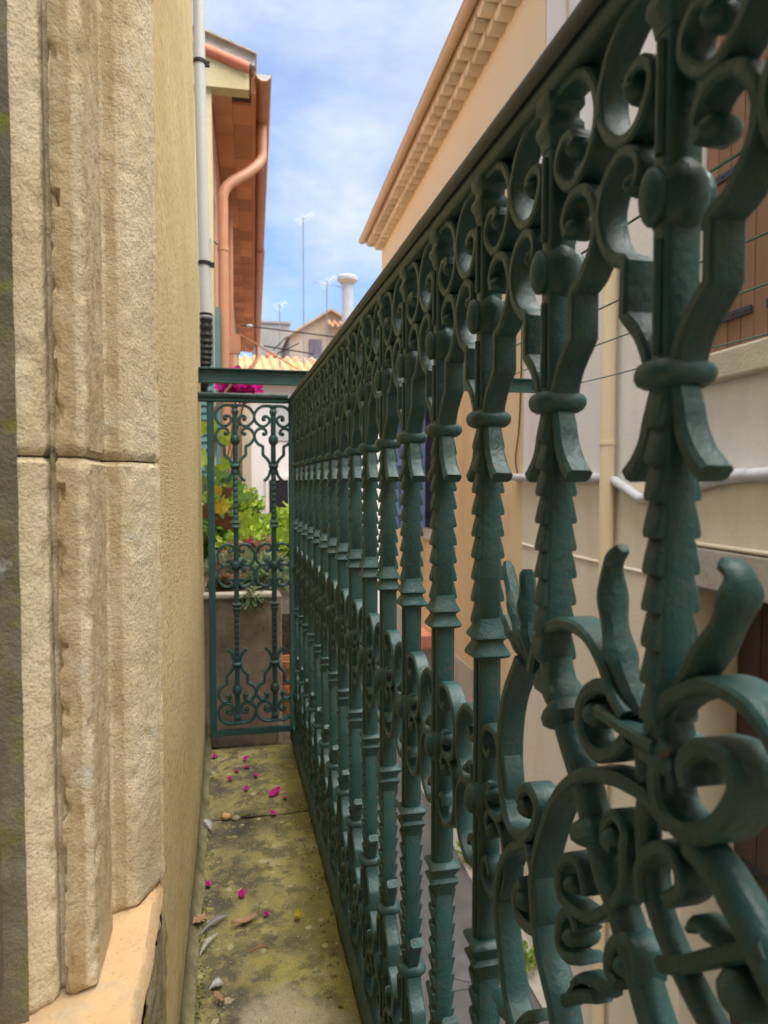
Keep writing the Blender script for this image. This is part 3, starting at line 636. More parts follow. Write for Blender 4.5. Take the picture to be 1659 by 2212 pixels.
# ------------------------------------------------------------------ neighbour on the left (alley frame)
nb = empty('neighbour_house', AW(-.5, 5, GZ), 'left neighbour house with terracotta eaves, orange gutter and downpipes', 'house')
mk('gable_wall', box(-5, -.262, 5.0, 5.12, GZ, 2.69, AW), 'neighbour_wall', nb)
mk('side_wall', box(-4.9, -.270, 5.12, 14.6, GZ, 2.72, AW), 'neighbour_side', nb)
def slant(w0, w1, zl, zr, h, s0, s1):   # slanting block under the verge
    v_ = [AW(w0, s0, zl), AW(w1, s0, zr), AW(w1, s0, zr+h), AW(w0, s0, zl+h), AW(w0, s1, zl), AW(w1, s1, zr), AW(w1, s1, zr+h), AW(w0, s1, zl+h)]
    return v_, [(0, 1, 2, 3), (5, 4, 7, 6), (1, 5, 6, 2), (4, 0, 3, 7), (3, 2, 6, 7), (4, 5, 1, 0)]
SLP = .334
def zat(w_, z0=2.792): return z0-(w_+.007)*SLP
V = [AW(-.8, s, z) for s in (4.97, 5.08) for z in (2.69, zat(-.8))]+[AW(-.007, s, z) for s in (4.97, 5.08) for z in (2.69, zat(-.007))]
mk('verge_plaster', rough((V, [(0, 4, 5, 1), (2, 3, 7, 6), (4, 6, 7, 5), (0, 1, 3, 2), (1, 5, 7, 3), (0, 2, 6, 4)]), .0, 1), 'neighbour_wall', nb)
def vt(u, v_):
    w_ = -.8+u*.795; a = math.pi*(v_); return AW(w_, 4.965-.035*math.sin(a), zat(w_, 2.829)-.039*math.cos(a))
mk('verge_tile', grid(8, 10, vt), 'coral_tile', nb, smooth=True)
mk('verge_mortar', rough(join(grid(40, 1, lambda u, v_: AW(-.8+u*.835, 4.962, zat(-.8+u*.835, 2.862+.072*v_)-.010*(1-v_)*noise.noise(Vector((u*30, 0, 0))))), slant(-.8, .035, zat(-.8, 2.866), zat(.035, 2.866), .066, 4.965, 5.1)), .004, 40), 'mortar', nb)
mk('ridge_tile', slant(-.8, .045, zat(-.8, 2.934), zat(.045, 2.934), .014, 4.935, 5.2), 'mortar', nb)
mk('roof', slant(-4.5, .03, zat(-4.5, 2.80), zat(.03, 2.80), .12, 5.1, 14.7), 'roof_tile', nb)
for i in range(34):
    for k in range(2):
        s = 5.09+i*.285+(.13 if k else 0); w0 = -.262+k*.135; dz = .006*noise.noise(Vector((i*3.3, k*7, 0)))
        mk('soffit_tile', box(w0, w0+.133+.012*k*0, s, s+.281, 2.700+k*.012+dz, 2.722+k*.012+dz, AW), 'soffit_tile', nb)
mk('fascia', box(.006, .040, 5.06, 14.7, 2.715, 2.835, AW), 'soffit_tile', nb)
def gutter(s0, s1, w_, z, r_, n=30):
    V, F = [], []
    for s in (s0, s1):
        for rr in (r_, r_*.94):
            for k in range(13):
                a = math.pi*k/12; V.append(AW(w_+rr*math.cos(a), s, z-rr*math.sin(a)))
    for k in range(12): F += [(k, k+1, 26+k+1, 26+k), (13+k+1, 13+k, 39+k, 39+k+1), (k+1, k, 13+k, 13+k+1), (26+k, 26+k+1, 39+k+1, 39+k)]
    for k in (0, 12): F.append((k, 26+k, 39+k, 13+k))
    return V, F
g = mk('gutter', gutter(5.0, 8.7, .092, 2.832, .057), 'gutter_paint', nb, smooth=True)
mk('end_cap', tube([AW(.092, 4.998, 2.81), AW(.092, 5.003, 2.81)], .0, 4) if 0 else ([AW(.092+.0535*math.cos(math.pi*k/12), 5.02, 2.831-.0535*math.sin(math.pi*k/12)) for k in range(13)], [tuple(range(13))]), 'white_plastic', g)
for s in (5.55, 6.0, 6.9, 7.4, 8.60): mk('gutter_joint', gutter(s, s+.03, .092, 2.833, .0600), 'gutter_paint', g, smooth=True)
mk('gutter', gutter(8.62, 14.6, .098, 2.822, .062), 'gutter_paint', nb, smooth=True)
def apipe(name, pts, r_, sub=8): return mk(name, tube(spline([AW(*p) for p in pts], sub), r_, 16), 'pipe_paint', nb, smooth=True)
dp = apipe('downpipe', [(.085, 5.62, 2.80), (.085, 5.62, 2.62), (.075, 5.60, 2.50), (-.02, 5.50, 2.36), (-.15, 5.38, 2.22), (-.200, 5.34, 2.12), (-.205, 5.34, 1.95), (-.205, 5.34, 1.0), (-.205, 5.34, GZ)], .038)
for z in (1.72, .2): mk('pipe_clip', tube([AW(-.205, 5.34, z-.012), AW(-.205, 5.34, z+.012)], .042, 16), 'pipe_paint', dp, smooth=True)
apipe('downpipe', [(-.21, 6.9, 2.6), (-.21, 6.9, 1.5), (-.21, 6.9, GZ)], .036, 2)
apipe('downpipe', [(.10, 14.3, 2.74), (.08, 14.3, 2.45), (-.15, 14.2, 2.1), (-.2, 14.2, 1.6), (-.2, 14.2, GZ)], .04)
mk('cable', tube(spline([AW(-.245, 5.30, 1.74), AW(-.285, 4.98, 1.66), AW(-.300, 4.98, 1.45), AW(-.302, 4.98, .9)], 6), .007, 8), 'teal_paint', nb, smooth=True)
sh = mk('shutter', box(-.52, -.262, 4.955, 4.985, -.2, 1.15, AW), 'teal_paint', nb)
for i in range(26): mk('slat', box(-.50, -.268, 4.942, 4.956, -.17+i*.05, -.14+i*.05, AW), 'teal_paint', sh)
sh = mk('shutter', box(-.262, -.232, 5.14, 5.30, -.2, 1.25, AW), 'teal_paint', nb)
for i, s in enumerate((7.6, 9.4, 11.4)):
    wn_ = mk('window', box(-.272, -.255, s, s+.85, -.6, .9, AW), 'white_frame', nb)
    for q in (-.45, .87): mk('shutter', box(-.262, -.225, s+q, s+q+.42, -.6, .9, AW), ('neighbour_side', 'white_frame', 'pale_wall')[i], nb)

mk('porch_wall', box(-.27, -.04, 8.72, 9.3, GZ, .95, AW), 'peach_wall', nb); mk('pilaster', box(-.13, -.02, 8.60, 8.72, GZ, .97, AW), 'cream_wall', nb)
# clothes dryer rack fixed to the neighbour wall
dr = empty('drying_rack', AW(-.2, 6.2, 1.2), 'folding clothes drying rack with thin arms on the left neighbour wall', 'drying rack')
mk('wall_bracket', box(-.26, -.10, 6.1, 6.16, 1.10, 1.26, AW), 'pipe_paint', dr)
mk('cable', tube([AW(-.1, 6.2, 1.36), AW(.02, 6.2, 1.35), AW(.75, 6.25, 1.30)], .006, 8), 'black_plastic', dr)
for a, b_ in ((((-.10, 6.0, 1.24)), (.42, 6.6, 1.06)), ((.18, 6.1, 1.14), (.30, 6.4, 1.31)), ((.22, 6.2, 1.13), (.42, 6.5, 1.28)), ((.1, 6.1, 1.17), (.55, 6.4, 1.17))):
    mk('arm', tube([AW(*a), AW(*b_)], .006, 8), 'pipe_paint' if b_[2] < 1.1 else 'black_plastic', dr)
mk('hook', ellipsoid(AW(-.02, 6.2, 1.355), .03, .02, .016), 'white_plastic', dr, smooth=True)

# ------------------------------------------------------------------ pale house opposite
WF = 2.1
ph = empty('pale_house', AW(WF, 2.5, GZ), 'pale house opposite with brown board shutters and white conduit', 'house')
def wpanel(name, s0, s1, z0, z1, mat, d=0, thick=.3, parent=ph): return mk(name, box(WF-d, WF+thick, s0, s1, z0, z1, AW), mat, parent)
wpanel('upper_wall', -7, 2.15, 0.0, 2.4, 'pale_wall'); wpanel('upper_wall', 3.0, 5.21, 0.0, 2.4, 'pale_wall')
wpanel('upper_wall', 2.15, 3.0, 0.0, .58, 'pale_wall'); wpanel('upper_wall', -7, 4.84, 2.4, 3.8, 'pale_wall'); 
wpanel('lower_wall', 3.07, 5.21, GZ, 0.0, 'cream_wall', .004); wpanel('lower_wall', -7, 1.6, GZ, 0, 'cream_wall', .004); wpanel('lower_wall', 1.6, 3.07, -.30, 0, 'cream_wall', .004)
mk('back_wall', box(WF+.3, WF+4, -7, 5.2, GZ, 3.8, AW), 'pale_wall', ph)
wpanel('window_recess', 2.15, 3.0, .58, 2.4, 'dark_opening', -.16)
for z, a, b_ in ((-.492, 3.08, 5.20), (-.298, -7, 3.06)): mk('string_course', tube([AW(WF-.004, a+(b_-a)*i/20, z+.004*noise.noise(Vector((i*1.3, z, 0)))) for i in range(21)], .011, 8), 'cream_wall', ph, smooth=True)
li = mk('lintel_stone', rough(box(WF-.012, WF+.3, 1.5, 3.10, -.505, -.31, AW), .006, 6), 'lint_stone', ph, bevel=.01)
rec = mk('door_recess', box(WF+.36, WF+.5, 1.55, 3.1, GZ, -.45, AW), 'dark_opening', ph)
mk('jamb', box(WF+.02, WF+.4, 3.072, 3.2, GZ, -.50, AW), 'cream_wall', ph)
mk('soffit', box(WF+.3, WF+.4, 1.5, 3.2, -.50, -.4, AW), 'dado_cement', ph)
dd = mk('door', box(WF+.30, WF+.33, 1.6, 3.066, GZ, -.52, AW), 'old_door_wood', ph)
for i in range(9): mk('plank', box(WF+.28, WF+.301, 1.61+i*.162, 1.61+i*.162+.155, GZ+.02, -.53, AW), 'old_door_wood', dd, bevel=.004)
for z in (-1.0, -1.9, -2.9): mk('strap_hinge', box(WF+.268, WF+.281, 1.62, 3.0, z, z+.035, AW), 'black_iron', dd)
si = mk('window_sill', rough(box(WF-.07, WF+.15, 2.05, 3.06, .455, .585, AW), .006, 7), 'sill_stone', ph, bevel=.012)
for leaf in range(2):
    s0 = 2.575 if leaf == 0 else 2.152; s1 = 2.995 if leaf == 0 else 2.567
    st = mk('shutter', box(WF+.035, WF+.048, s0, s1, .60, 2.36, AW), 'old_door_wood', ph)
    n = 5; pw = (s1-s0)/n
    for i in range(n):
        a = s0+i*pw; mk('plank', box(WF+.008+.003*random.random(), WF+.034, a+.0025, a+pw-.0025, .597+.004*random.random(), 2.36, AW), 'shutter_wood', st, bevel=.003)
    for z in (.745, 1.38, 2.10):
        hg = mk('strap_hinge', box(WF-.002, WF+.0075, s1-.33, s1+.01, z-.02, z+.018, AW), 'black_iron', st, bevel=.003)
        for q in (.04, .13, .22, .30): mk('rivet', ellipsoid(AW(WF-.003, s1-q, z), .006, .006, .006, 8, 6), 'black_iron', hg, smooth=True)
mk('window_jamb', box(WF-.004, WF+.06, 2.998, 3.06, .585, 2.42, AW), 'white_frame', ph)
mk('drain_pipe', tube([AW(WF-.06, 3.77, 3.7), AW(WF-.06, 3.77, -.42), AW(WF-.06, 3.80, -1.4), AW(WF-.06, 3.80, GZ)], .042, 18), 'peach_wall', ph, smooth=True)
dpp = ph.children[-1]
for z in (.22, 1.6): mk('pipe_clip', tube([AW(WF-.06, 3.77, z), AW(WF-.06, 3.77, z+.02)], .047, 16), 'peach_wall', dpp, smooth=True)
cd = [(5.33, .042), (4.6, .032), (3.86, .028), (3.72, .008), (3.45, -.088), (3.24, -.075), (3.04, -.025), (2.85, .008), (2.655, .03), (2.4, .036), (1.4, .04), (-3, .04)]
mk('conduit', tube([AW(WF-.035, s, z) for s, z in cd], .028, 16), 'white_plastic', ph, smooth=True)
for s, z in ((2.655, .03), (5.0, .038)): mk('conduit_joint', tube([AW(WF-.035, s-.05, z+.002), AW(WF-.035, s+.05, z-.002)], .031, 16), 'white_plastic', ph, smooth=True)
mk('thin_cable', tube(spline([AW(WF-.01, 5.24, 2.4), AW(WF-.012, 5.23, 1.2), AW(WF-.014, 5.26, .5), AW(WF-.02, 5.32, .2), AW(WF-.02, 5.27, .06)], 6), .006, 6), 'black_plastic', ph, smooth=True)
mk('cable', tube(spline([AW(WF-.01, 4.60, 3.75), AW(WF-.012, 4.52, 3.45), AW(WF-.014, 4.48, 3.1), AW(WF-.02, 4.50, 2.7)], 6), .008, 6), 'peach_wall', ph, smooth=True)

# ------------------------------------------------------------------ ochre house opposite with genoise eaves
oh = empty('ochre_house', AW(WF, 8, GZ), 'ochre house across the alley with stepped tile eaves and a blue shutter', 'house')
E0, E1 = 4.845, 11.35
mk('upper_wall', box(WF-.003, WF+4, E0, E1, 2.405, 3.80, AW), 'peach_wall', oh)
mk('middle_wall', box(WF-.002, WF+4, 5.215, E1, -1.83, 2.405, AW), 'ochre_wall', oh)
mk('dado', box(WF-.008, WF+4, 5.215, E1, GZ, -1.835, AW), 'dado_cement', oh)
def barrel(p0, wd, dep, h):     # tile end: rounded underside
    V, F = [], []; n = 8
    for w_ in (WF-dep, WF+.02):
        for k in range(n+1):
            a = math.pi*k/n; V.append(AW(w_, p0[0]+wd/2-wd/2*math.cos(a)*.93, p0[1]+h-h*math.sin(a)**.8*(1 if w_ < WF else 1)))
        V += [AW(w_, p0[0]+wd*.985, p0[1]+h+.018), AW(w_, p0[0]+wd*.015, p0[1]+h+.018)]
    m_ = n+3
    for k in range(m_): F.append((k, (k+1) % m_, m_+(k+1) % m_, m_+k))
    F += [tuple(range(m_))[::-1], tuple(range(m_, 2*m_))]
    return V, F
TP = .197; nT = int((E1-E0+.3)/TP)
for row, (dep, z) in enumerate(((.125, 3.765), (.235, 3.845))):
    for i in range(nT):
        s = E0-.2+i*TP+row*TP*.5
        if s > E1-.05: continue
        mk('eave_tile', rough(barrel((s, z), TP*(1.0), dep+.012*noise.noise(Vector((i*2.7, row*5, 0))), .074), .003, 11, i), 'genoise_tile', oh, smooth=False)
mk('eave_board', box(WF-.245, WF+4, E0-.2, E1+.16, 3.925, 3.97, AW), 'ochre_gutter', oh)
g = mk('gutter', gutter(E0-3, E1+.16, WF-.300, 3.985, .052), 'ochre_gutter', oh, smooth=True)
mk('gutter_lip', tube([AW(WF-.352, E0-3, 3.987), AW(WF-.352, E1+.16, 3.987)], .009, 8), 'ochre_gutter', g, smooth=True)
mk('end_cap', ([AW(WF-.305+.060*math.cos(math.pi*k/12), E1+.158, 3.985-.060*math.sin(math.pi*k/12)) for k in range(13)], [tuple(range(13))]), 'ochre_gutter', g)
V = [AW(w_, s, z) for s in (E0-3, E1+.16) for w_, z in ((WF-.25, 3.972), (WF+4, 5.3), (WF+4, 5.4), (WF-.25, 4.06))]
mk('roof', (V, [(0, 1, 2, 3), (7, 6, 5, 4), (0, 4, 5, 1), (3, 2, 6, 7), (0, 3, 7, 4), (1, 5, 6, 2)]), 'roof_tile', oh)
mk('window_frame', box(WF-.02, WF+.05, 7.05, 8.45, -.70, 1.35, AW), 'white_frame', oh, bevel=.01)
mk('window_opening', box(WF-.024, WF+.0, 7.2, 8.3, -.55, 1.2, AW), 'dark_opening', oh)
bs = mk('shutter', box(WF-.36, WF-.325, 8.30, 8.34, -.56, 1.0, lambda a, b_, c_: AW(a, b_, c_)), 'blue_paint', oh)
bs2 = mk('shutter', box(WF-.40, WF-.02, 8.30, 8.335, -.56, 1.0, AW), 'blue_paint', oh)
for i in range(3): mk('batten', box(WF-.39, WF-.03, 8.285, 8.30, -.40+i*.6, -.32+i*.6, AW), 'blue_paint', bs2)
pot = empty('wall_planter', AW(WF-.15, 8.3, -1.9), 'red clay window planter with green plant on the ochre wall', 'planter')
mk('trough', box(WF-.26, WF-.01, 7.95, 8.5, -1.98, -1.82, AW), 'coral_tile', pot, bevel=.01)

# ------------------------------------------------------------------ houses at the far end
def tiled_roof(x0, x1, y0, z0, y1, z1, nw):
    def fn(u, v_):
        x = x0+(x1-x0)*u; a = math.sin(u*nw*2*math.pi); return (x, y0+(y1-y0)*v_, z0+(z1-z0)*v_+.05*a+.03*((v_*12) % 1))
    return grid(nw*6, 24, fn)
ea = empty('white_end_house', (1.8, 16, GZ), 'white house closing the far end of the alley under a mossy tiled roof', 'house')
mk('wall', box(.35, 6, 16, 19, GZ, 2.25), 'white_house', ea)
mk('roof', tiled_roof(.25, 6.1, 15.8, 2.22, 19.5, 3.45, 26), 'roof_tile', ea, smooth=True)
d_ = mk('door_opening', box(.93, 1.37, 15.97, 16.02, -1.4, .05), 'dark_opening', ea)
mk('door_frame', box(.86, .93, 15.95, 16.02, -1.4, .12), 'white_frame', ea); mk('door_frame', box(1.37, 1.44, 15.95, 16.02, -1.4, .12), 'white_frame', ea); mk('door_frame', box(.86, 1.44, 15.95, 16.02, .055, .14), 'white_frame', ea)
mk('window', box(1.05, 1.7, 15.97, 16.02, .95, 1.75), 'grey_metal', ea)
gh = empty('grey_block_house', (1.5, 22, GZ), 'grey cement house block with flat parapet behind the tiled roof', 'house')
mk('wall', box(.9, 1.96, 22, 25, GZ, 4.93), 'grey_wall', gh); mk('parapet', box(.85, 2.0, 21.95, 25, 4.93, 5.0), 'grey_wall', gh)
mk('skylight_tile', box(1.1, 1.35, 19.4, 19.6, 3.45, 3.55), 'coral_tile', gh)
gb = empty('gable_house', (2.9, 20, GZ), 'tan gabled house with purple shutters beyond the railing', 'house')
V = [(1.78, 20, GZ), (4.2, 20, GZ), (4.2, 20, 4.15), (2.95, 20, 4.90), (1.78, 20, 4.16)]; V += [(x, 24, z) for x, y, z in V]
mk('wall', (V, [(0, 1, 2, 3, 4), (9, 8, 7, 6, 5), (0, 5, 6, 1), (1, 6, 7, 2), (0, 4, 9, 5)]), 'tan_wall', gb)
for a, b_ in (((1.70, 4.10), (2.95, 4.90)), ((2.95, 4.90), (4.3, 4.09))):
    V = [(a[0], 19.85, a[1]), (b_[0], 19.85, b_[1]), (b_[0], 19.85, b_[1]+.07), (a[0], 19.85, a[1]+.07)]; V += [(x, 24, z) for x, y, z in V]
    mk('roof', (V, [(0, 1, 2, 3), (7, 6, 5, 4), (3, 2, 6, 7), (0, 4, 5, 1), (0, 3, 7, 4), (1, 5, 6, 2)]), 'tan_wall' if a[0] < 2 else 'roof_tile', gb)
mk('tiled_patch', tiled_roof(2.85, 3.5, 19.7, 4.45, 19.95, 4.62, 4), 'roof_tile', gb)
sh = mk('shutter', box(2.33, 2.68, 19.95, 20.0, 3.3, 4.08), 'purple_door', gb)
for i in range(4): mk('plank', box(2.34+i*.085, 2.415+i*.085, 19.93, 19.955, 3.31, 4.06), 'purple_door', sh)
mk('coping', box(1.95, 4.2, 19.2, 19.9, 3.30, 3.40), 'mortar', gb)
ch = empty('chimney_flue', (3.1, 18, 2), 'round grey-white metal chimney flue with wide cap', 'chimney')
mk('flue', tube([(3.1, 18, 2), (3.1, 18, 5.22)], .150, 24), 'grey_metal', ch, smooth=True)
mk('cap', tube([(3.1, 18, 5.12), (3.1, 18, 5.20), (3.1, 18, 5.22), (3.1, 18, 5.30), (3.1, 18, 5.33)], [.16, .25, .27, .27, .24], 24), 'grey_metal', ch, smooth=True)
def antenna(x, y, z0, z1, boom, n, lab, rot=1.0):
    a = empty('tv_antenna', (x, y, z0), lab, 'antenna', 'roof aerials'); mk('mast', tube([(x, y, z0), (x, y, z1)], .014, 8), 'mast_metal', a)
    d = Vector((math.cos(rot), .5, math.sin(rot)*.55)).normalized()*boom; c_ = Vector((x, y, z1-.05))
    mk('boom', tube([c_-d*.35, c_+d*.65], .010, 6), 'mast_metal', a)
    for i in range(n):
        p = c_-d*.35+d*(i/(n-1)); l = .20*(1-.4*i/n); mk('element', tube([p+Vector((-.3, .4, .55))*l, p-Vector((-.3, .4, .55))*l], .006, 5), 'mast_metal', a)
antenna(1.96, 18, 2.5, 6.75, .75, 12, 'tallest thin television aerial standing against the cloud')
antenna(1.35, 18, 2.5, 4.52, .45, 6, 'short television aerial above the grey block house')
antenna(2.56, 18, 2.5, 5.20, .70, 9, 'television aerial beside the round chimney flue')
mk('cross_bar', tube([(2.2, 18, 5.13), (3.0, 18, 5.05)], .008, 5), 'mast_metal', bpy.data.objects['tv_antenna.002'])

# ------------------------------------------------------------------ planter, pots and plants behind the end panel
plb = empty('concrete_planter', (.05, 2.3, -.75), 'brown weathered concrete planter box behind the end railing', 'planter')
mk('box', rough(grid(30, 30, lambda u, v_: (-.075+u*.218, 2.13, -.85+v_*.505)), .004, 20), 'planter_concrete', plb, smooth=True)
mk('box_body', box(-.075, .142, 2.134, 2.62, -.85, -.352), 'planter_concrete', plb)
mk('rim', rough(box(-.08, .146, 2.118, 2.16, -.352, -.333), .006, 30), 'lint_stone', plb, bevel=.005)
mk('corner_strip', rough(box(.143, .160, 2.125, 2.3, -.85, -.345), .003, 25), 'planter_concrete', plb, bevel=.004)
mk('soil', grid(10, 10, lambda u, v_: (-.07+u*.21, 2.16+v_*.45, -.342+.02*noise.noise(Vector((u*6, v_*6, 0))))), 'grimy_soil', plb)
tag(mk('terrace', box(-.36, .48, 2.0, 4.93, -.95, -.80), 'grimy_soil'), kind='structure')
bed = tag(mk('garden_bed', box(-.30, .46, 2.64, 4.90, -.80, -.50), 'grimy_soil'), 'long dark earth bed full of green plants beyond the planter', 'planter')
def lathe(prof, c_, n=20):
    V, F = [], []
    for z, r_ in prof:
        for k in range(n): V.append(Vector((c_[0]+r_*math.cos(2*math.pi*k/n), c_[1]+r_*math.sin(2*math.pi*k/n), c_[2]+z)))
    for i in range(len(prof)-1):
        for k in range(n): F.append((i*n+k, i*n+(k+1) % n, (i+1)*n+(k+1) % n, (i+1)*n+k))
    F.append(tuple(range(n))[::-1]); return V, F
for z, lab in ((-.80, 'lower terracotta flower pot beside the concrete planter'), (-.715, 'upper terracotta flower pot stacked beside the concrete planter')):
    o = mk('flower_pot', lathe([(0, .035), (.075, .046), (.076, .052), (.10, .053), (.10, .045), (.02, .035)], (.212, 2.42, z)), 'terracotta', smooth=True)
    tag(o, lab, 'flower pot', 'terracotta pots behind the railing')
def leaves(n, cen, rad, size, asp=.6, flat=.3, seed=1, up=.5):
    rg = random.Random(seed); V, F = [], []
    for _ in range(n):
        while True:
            q = Vector((rg.uniform(-1, 1), rg.uniform(-1, 1), rg.uniform(-1, 1)))
            if .25 < q.length < 1: break
        q *= .75+.25*noise.noise(q*2.5+Vector((seed, 0, 0)))*2
        p = Vector((cen[0]+q.x*rad[0], cen[1]+q.y*rad[1], cen[2]+q.z*rad[2])); s = size*rg.uniform(.6, 1.3)
        d = (Vector((q.x, q.y, q.z*.4+up))+Vector((rg.uniform(-1, 1), rg.uniform(-1, 1), rg.uniform(-.6, .6)))*.9).normalized()
        sd_ = d.cross(Vector((rg.uniform(-1, 1), rg.uniform(-1, 1), 1.2))).normalized(); nn = d.cross(sd_); k = len(V)
        V += [p, p+d*s*.35+sd_*s*asp*.5-nn*s*.06, p+d*s*.8+sd_*s*asp*.38, p+d*s-nn*s*.12, p+d*s*.8-sd_*s*asp*.38, p+d*s*.35-sd_*s*asp*.5-nn*s*.06, p+d*s*.5+nn*s*.1]
        F += [(k, k+1, k+6), (k+1, k+2, k+6), (k+2, k+3, k+6), (k+3, k+4, k+6), (k+4, k+5, k+6), (k+5, k, k+6)]
    return V, F
def plant(name, loc, label, crowns, stems=(), cat='plant', group='plants in the bed beyond the end railing'):
    e = empty(name, loc, label, cat, group)
    for nm, mat, vf in crowns: mk(nm, vf, mat, e)
    for s in stems: mk('stem', tube(spline(s, 4), [.004]*(4*(len(s)-1)+1), 6), 'twig', e, smooth=True)
    return e
def stm(c_, zt, n, sp, seed):
    rg = random.Random(seed); return [[(c_[0], c_[1], c_[2]), (c_[0]+rg.uniform(-sp, sp)*.4, c_[1]+rg.uniform(-sp, sp)*.4, (c_[2]+zt)/2), (c_[0]+rg.uniform(-sp, sp), c_[1]+rg.uniform(-sp, sp), zt)] for _ in range(n)]
plant('leafy_bush', (.08, 3.15, -.5), 'lime green leafy bush in the middle of the bed behind the end panel', [('foliage', 'leaf_lime', leaves(900, (.09, 3.15, -.30), (.20, .28, .15), .045, .75, seed=3))], stm((.08, 3.15, -.5), -.3, 6, .12, 1))
plant('leafy_bush', (.30, 3.7, -.5), 'lime green bush at the right of the bed against the white house door', [('foliage', 'leaf_lime', leaves(1000, (.30, 3.75, -.31), (.24, .4, .19), .045, .7, seed=4))], stm((.3, 3.7, -.5), -.3, 6, .12, 2))
plant('leafy_bush', (-.02, 4.2, -.5), 'mid green bush at the back of the bed below the orange downpipe', [('foliage', 'leaf_green', leaves(900, (0, 4.2, -.22), (.24, .4, .22), .05, .7, seed=5)), ('pale_foliage', 'leaf_lime', leaves(300, (.05, 4.1, -.15), (.2, .3, .15), .045, .7, seed=15))], stm((0, 4.2, -.5), -.2, 6, .12, 3))
plant('geranium', (-.06, 2.75, -.5), 'green geranium with rounded leaves beside the left house corner', [('foliage', 'leaf_green', leaves(260, (-.06, 2.75, -.24), (.10, .14, .16), .055, .95, seed=6))], stm((-.06, 2.75, -.5), -.2, 5, .06, 4))
plant('spiky_succulent', (.13, 2.40, -.34), 'grey green spiky succulent spilling over the right edge of the planter', [('foliage', 'leaf_grey', leaves(520, (.125, 2.36, -.305), (.075, .20, .06), .05, .18, seed=7, up=.3))], stm((.13, 2.4, -.34), -.28, 3, .04, 5))
plant('spiky_succulent', (.05, 2.30, -.34), 'small spiky succulent trailing down the front of the planter', [('foliage', 'leaf_grey', leaves(110, (.072, 2.135, -.345), (.045, .03, .035), .035, .2, seed=8, up=-.4))], [[(.05, 2.2, -.335), (.065, 2.13, -.325), (.075, 2.11, -.36)]])
plant('dry_succulent', (0, 2.35, -.34), 'straw coloured dry plant filling the left half of the planter', [('foliage', 'leaf_straw', leaves(420, (0, 2.36, -.305), (.08, .18, .05), .04, .25, seed=9, up=.6)), ('green_foliage', 'leaf_grey', leaves(160, (0, 2.4, -.29), (.09, .2, .05), .04, .3, seed=19))], stm((0, 2.35, -.34), -.27, 3, .05, 6))
plant('rosette_succulent', (.07, 2.50, -.34), 'peach tinted rosette succulents behind the medallions of the end panel', [('foliage', 'leaf_straw', leaves(300, (.08, 2.55, -.27), (.10, .12, .06), .045, .6, seed=10)), ('green_foliage', 'leaf_lime', leaves(240, (.07, 2.6, -.24), (.12, .15, .07), .035, .6, seed=20))], stm((.07, 2.5, -.34), -.27, 3, .05, 7))
plant('pink_flower', (.075, 2.5, -.34), 'single bright pink flower in front of the green bushes', [('petals', 'magenta', leaves(10, (.078, 2.5, -.215), (.010, .010, .008), .014, .9, seed=11))], [[(.075, 2.5, -.33), (.078, 2.5, -.22)]], 'flower', None)
bg_ = plant('bougainvillea', (.03, 3.3, -.5), 'magenta bougainvillea showing between the beam and the end railing', [('bracts', 'magenta', leaves(700, (.052, 3.3, .438), (.098, .12, .085), .032, .85, seed=12))], [[(-.02, 3.3, -.5), (-.03, 3.32, -.1), (.02, 3.3, .2), (.05, 3.3, .42)], [(-.02, 3.3, -.5), (.0, 3.3, 0), (.09, 3.3, .40)]], 'shrub', None)
# vine with large lobed leaves
vine = empty('grape_vine', (-.06, 2.4, -.35), 'vine with large lime, yellow and brown leaves at the left of the end panel', 'vine')
mk('stem', tube(spline([(-.062, 2.36, -.36), (-.055, 2.35, -.15), (-.06, 2.36, 0), (-.035, 2.37, .12), (-.045, 2.36, .22), (.02, 2.38, .33)], 6), .0045, 8), 'twig', vine, smooth=True)
mk('stem', tube(spline([(-.058, 2.36, -.1), (-.03, 2.35, -.09), (.02, 2.35, -.10), (.045, 2.34, -.115)], 5), .0022, 6), 'twig', vine, smooth=True)
def lobed(p, sz, rot, tilt, yaw, lobes=5, dep=.28, seed=0):
    rg = random.Random(seed); n = 40; c_ = Vector(p); V = [Vector((0, 0, 0))]; F = []
    for i in range(n+1):
        a = -math.pi*.86+2*math.pi*.86*i/n; r_ = sz*(1-dep*(.5-.5*math.cos(a*lobes)))*(1+.06*math.sin(a*23+seed))*(.8+.2*math.cos(a))
        V.append(Vector((r_*math.sin(a), -.18*r_*math.cos(a*2)+.05*sz*math.sin(a*5), r_*math.cos(a))))
    F = [(0, i, i+1) for i in range(1, n+1)]
    M = Matrix.Translation(c_) @ Matrix.Rotation(yaw, 4, 'Z') @ Matrix.Rotation(tilt, 4, 'X') @ Matrix.Rotation(rot, 4, 'Y')
    return [M @ q for q in V], F
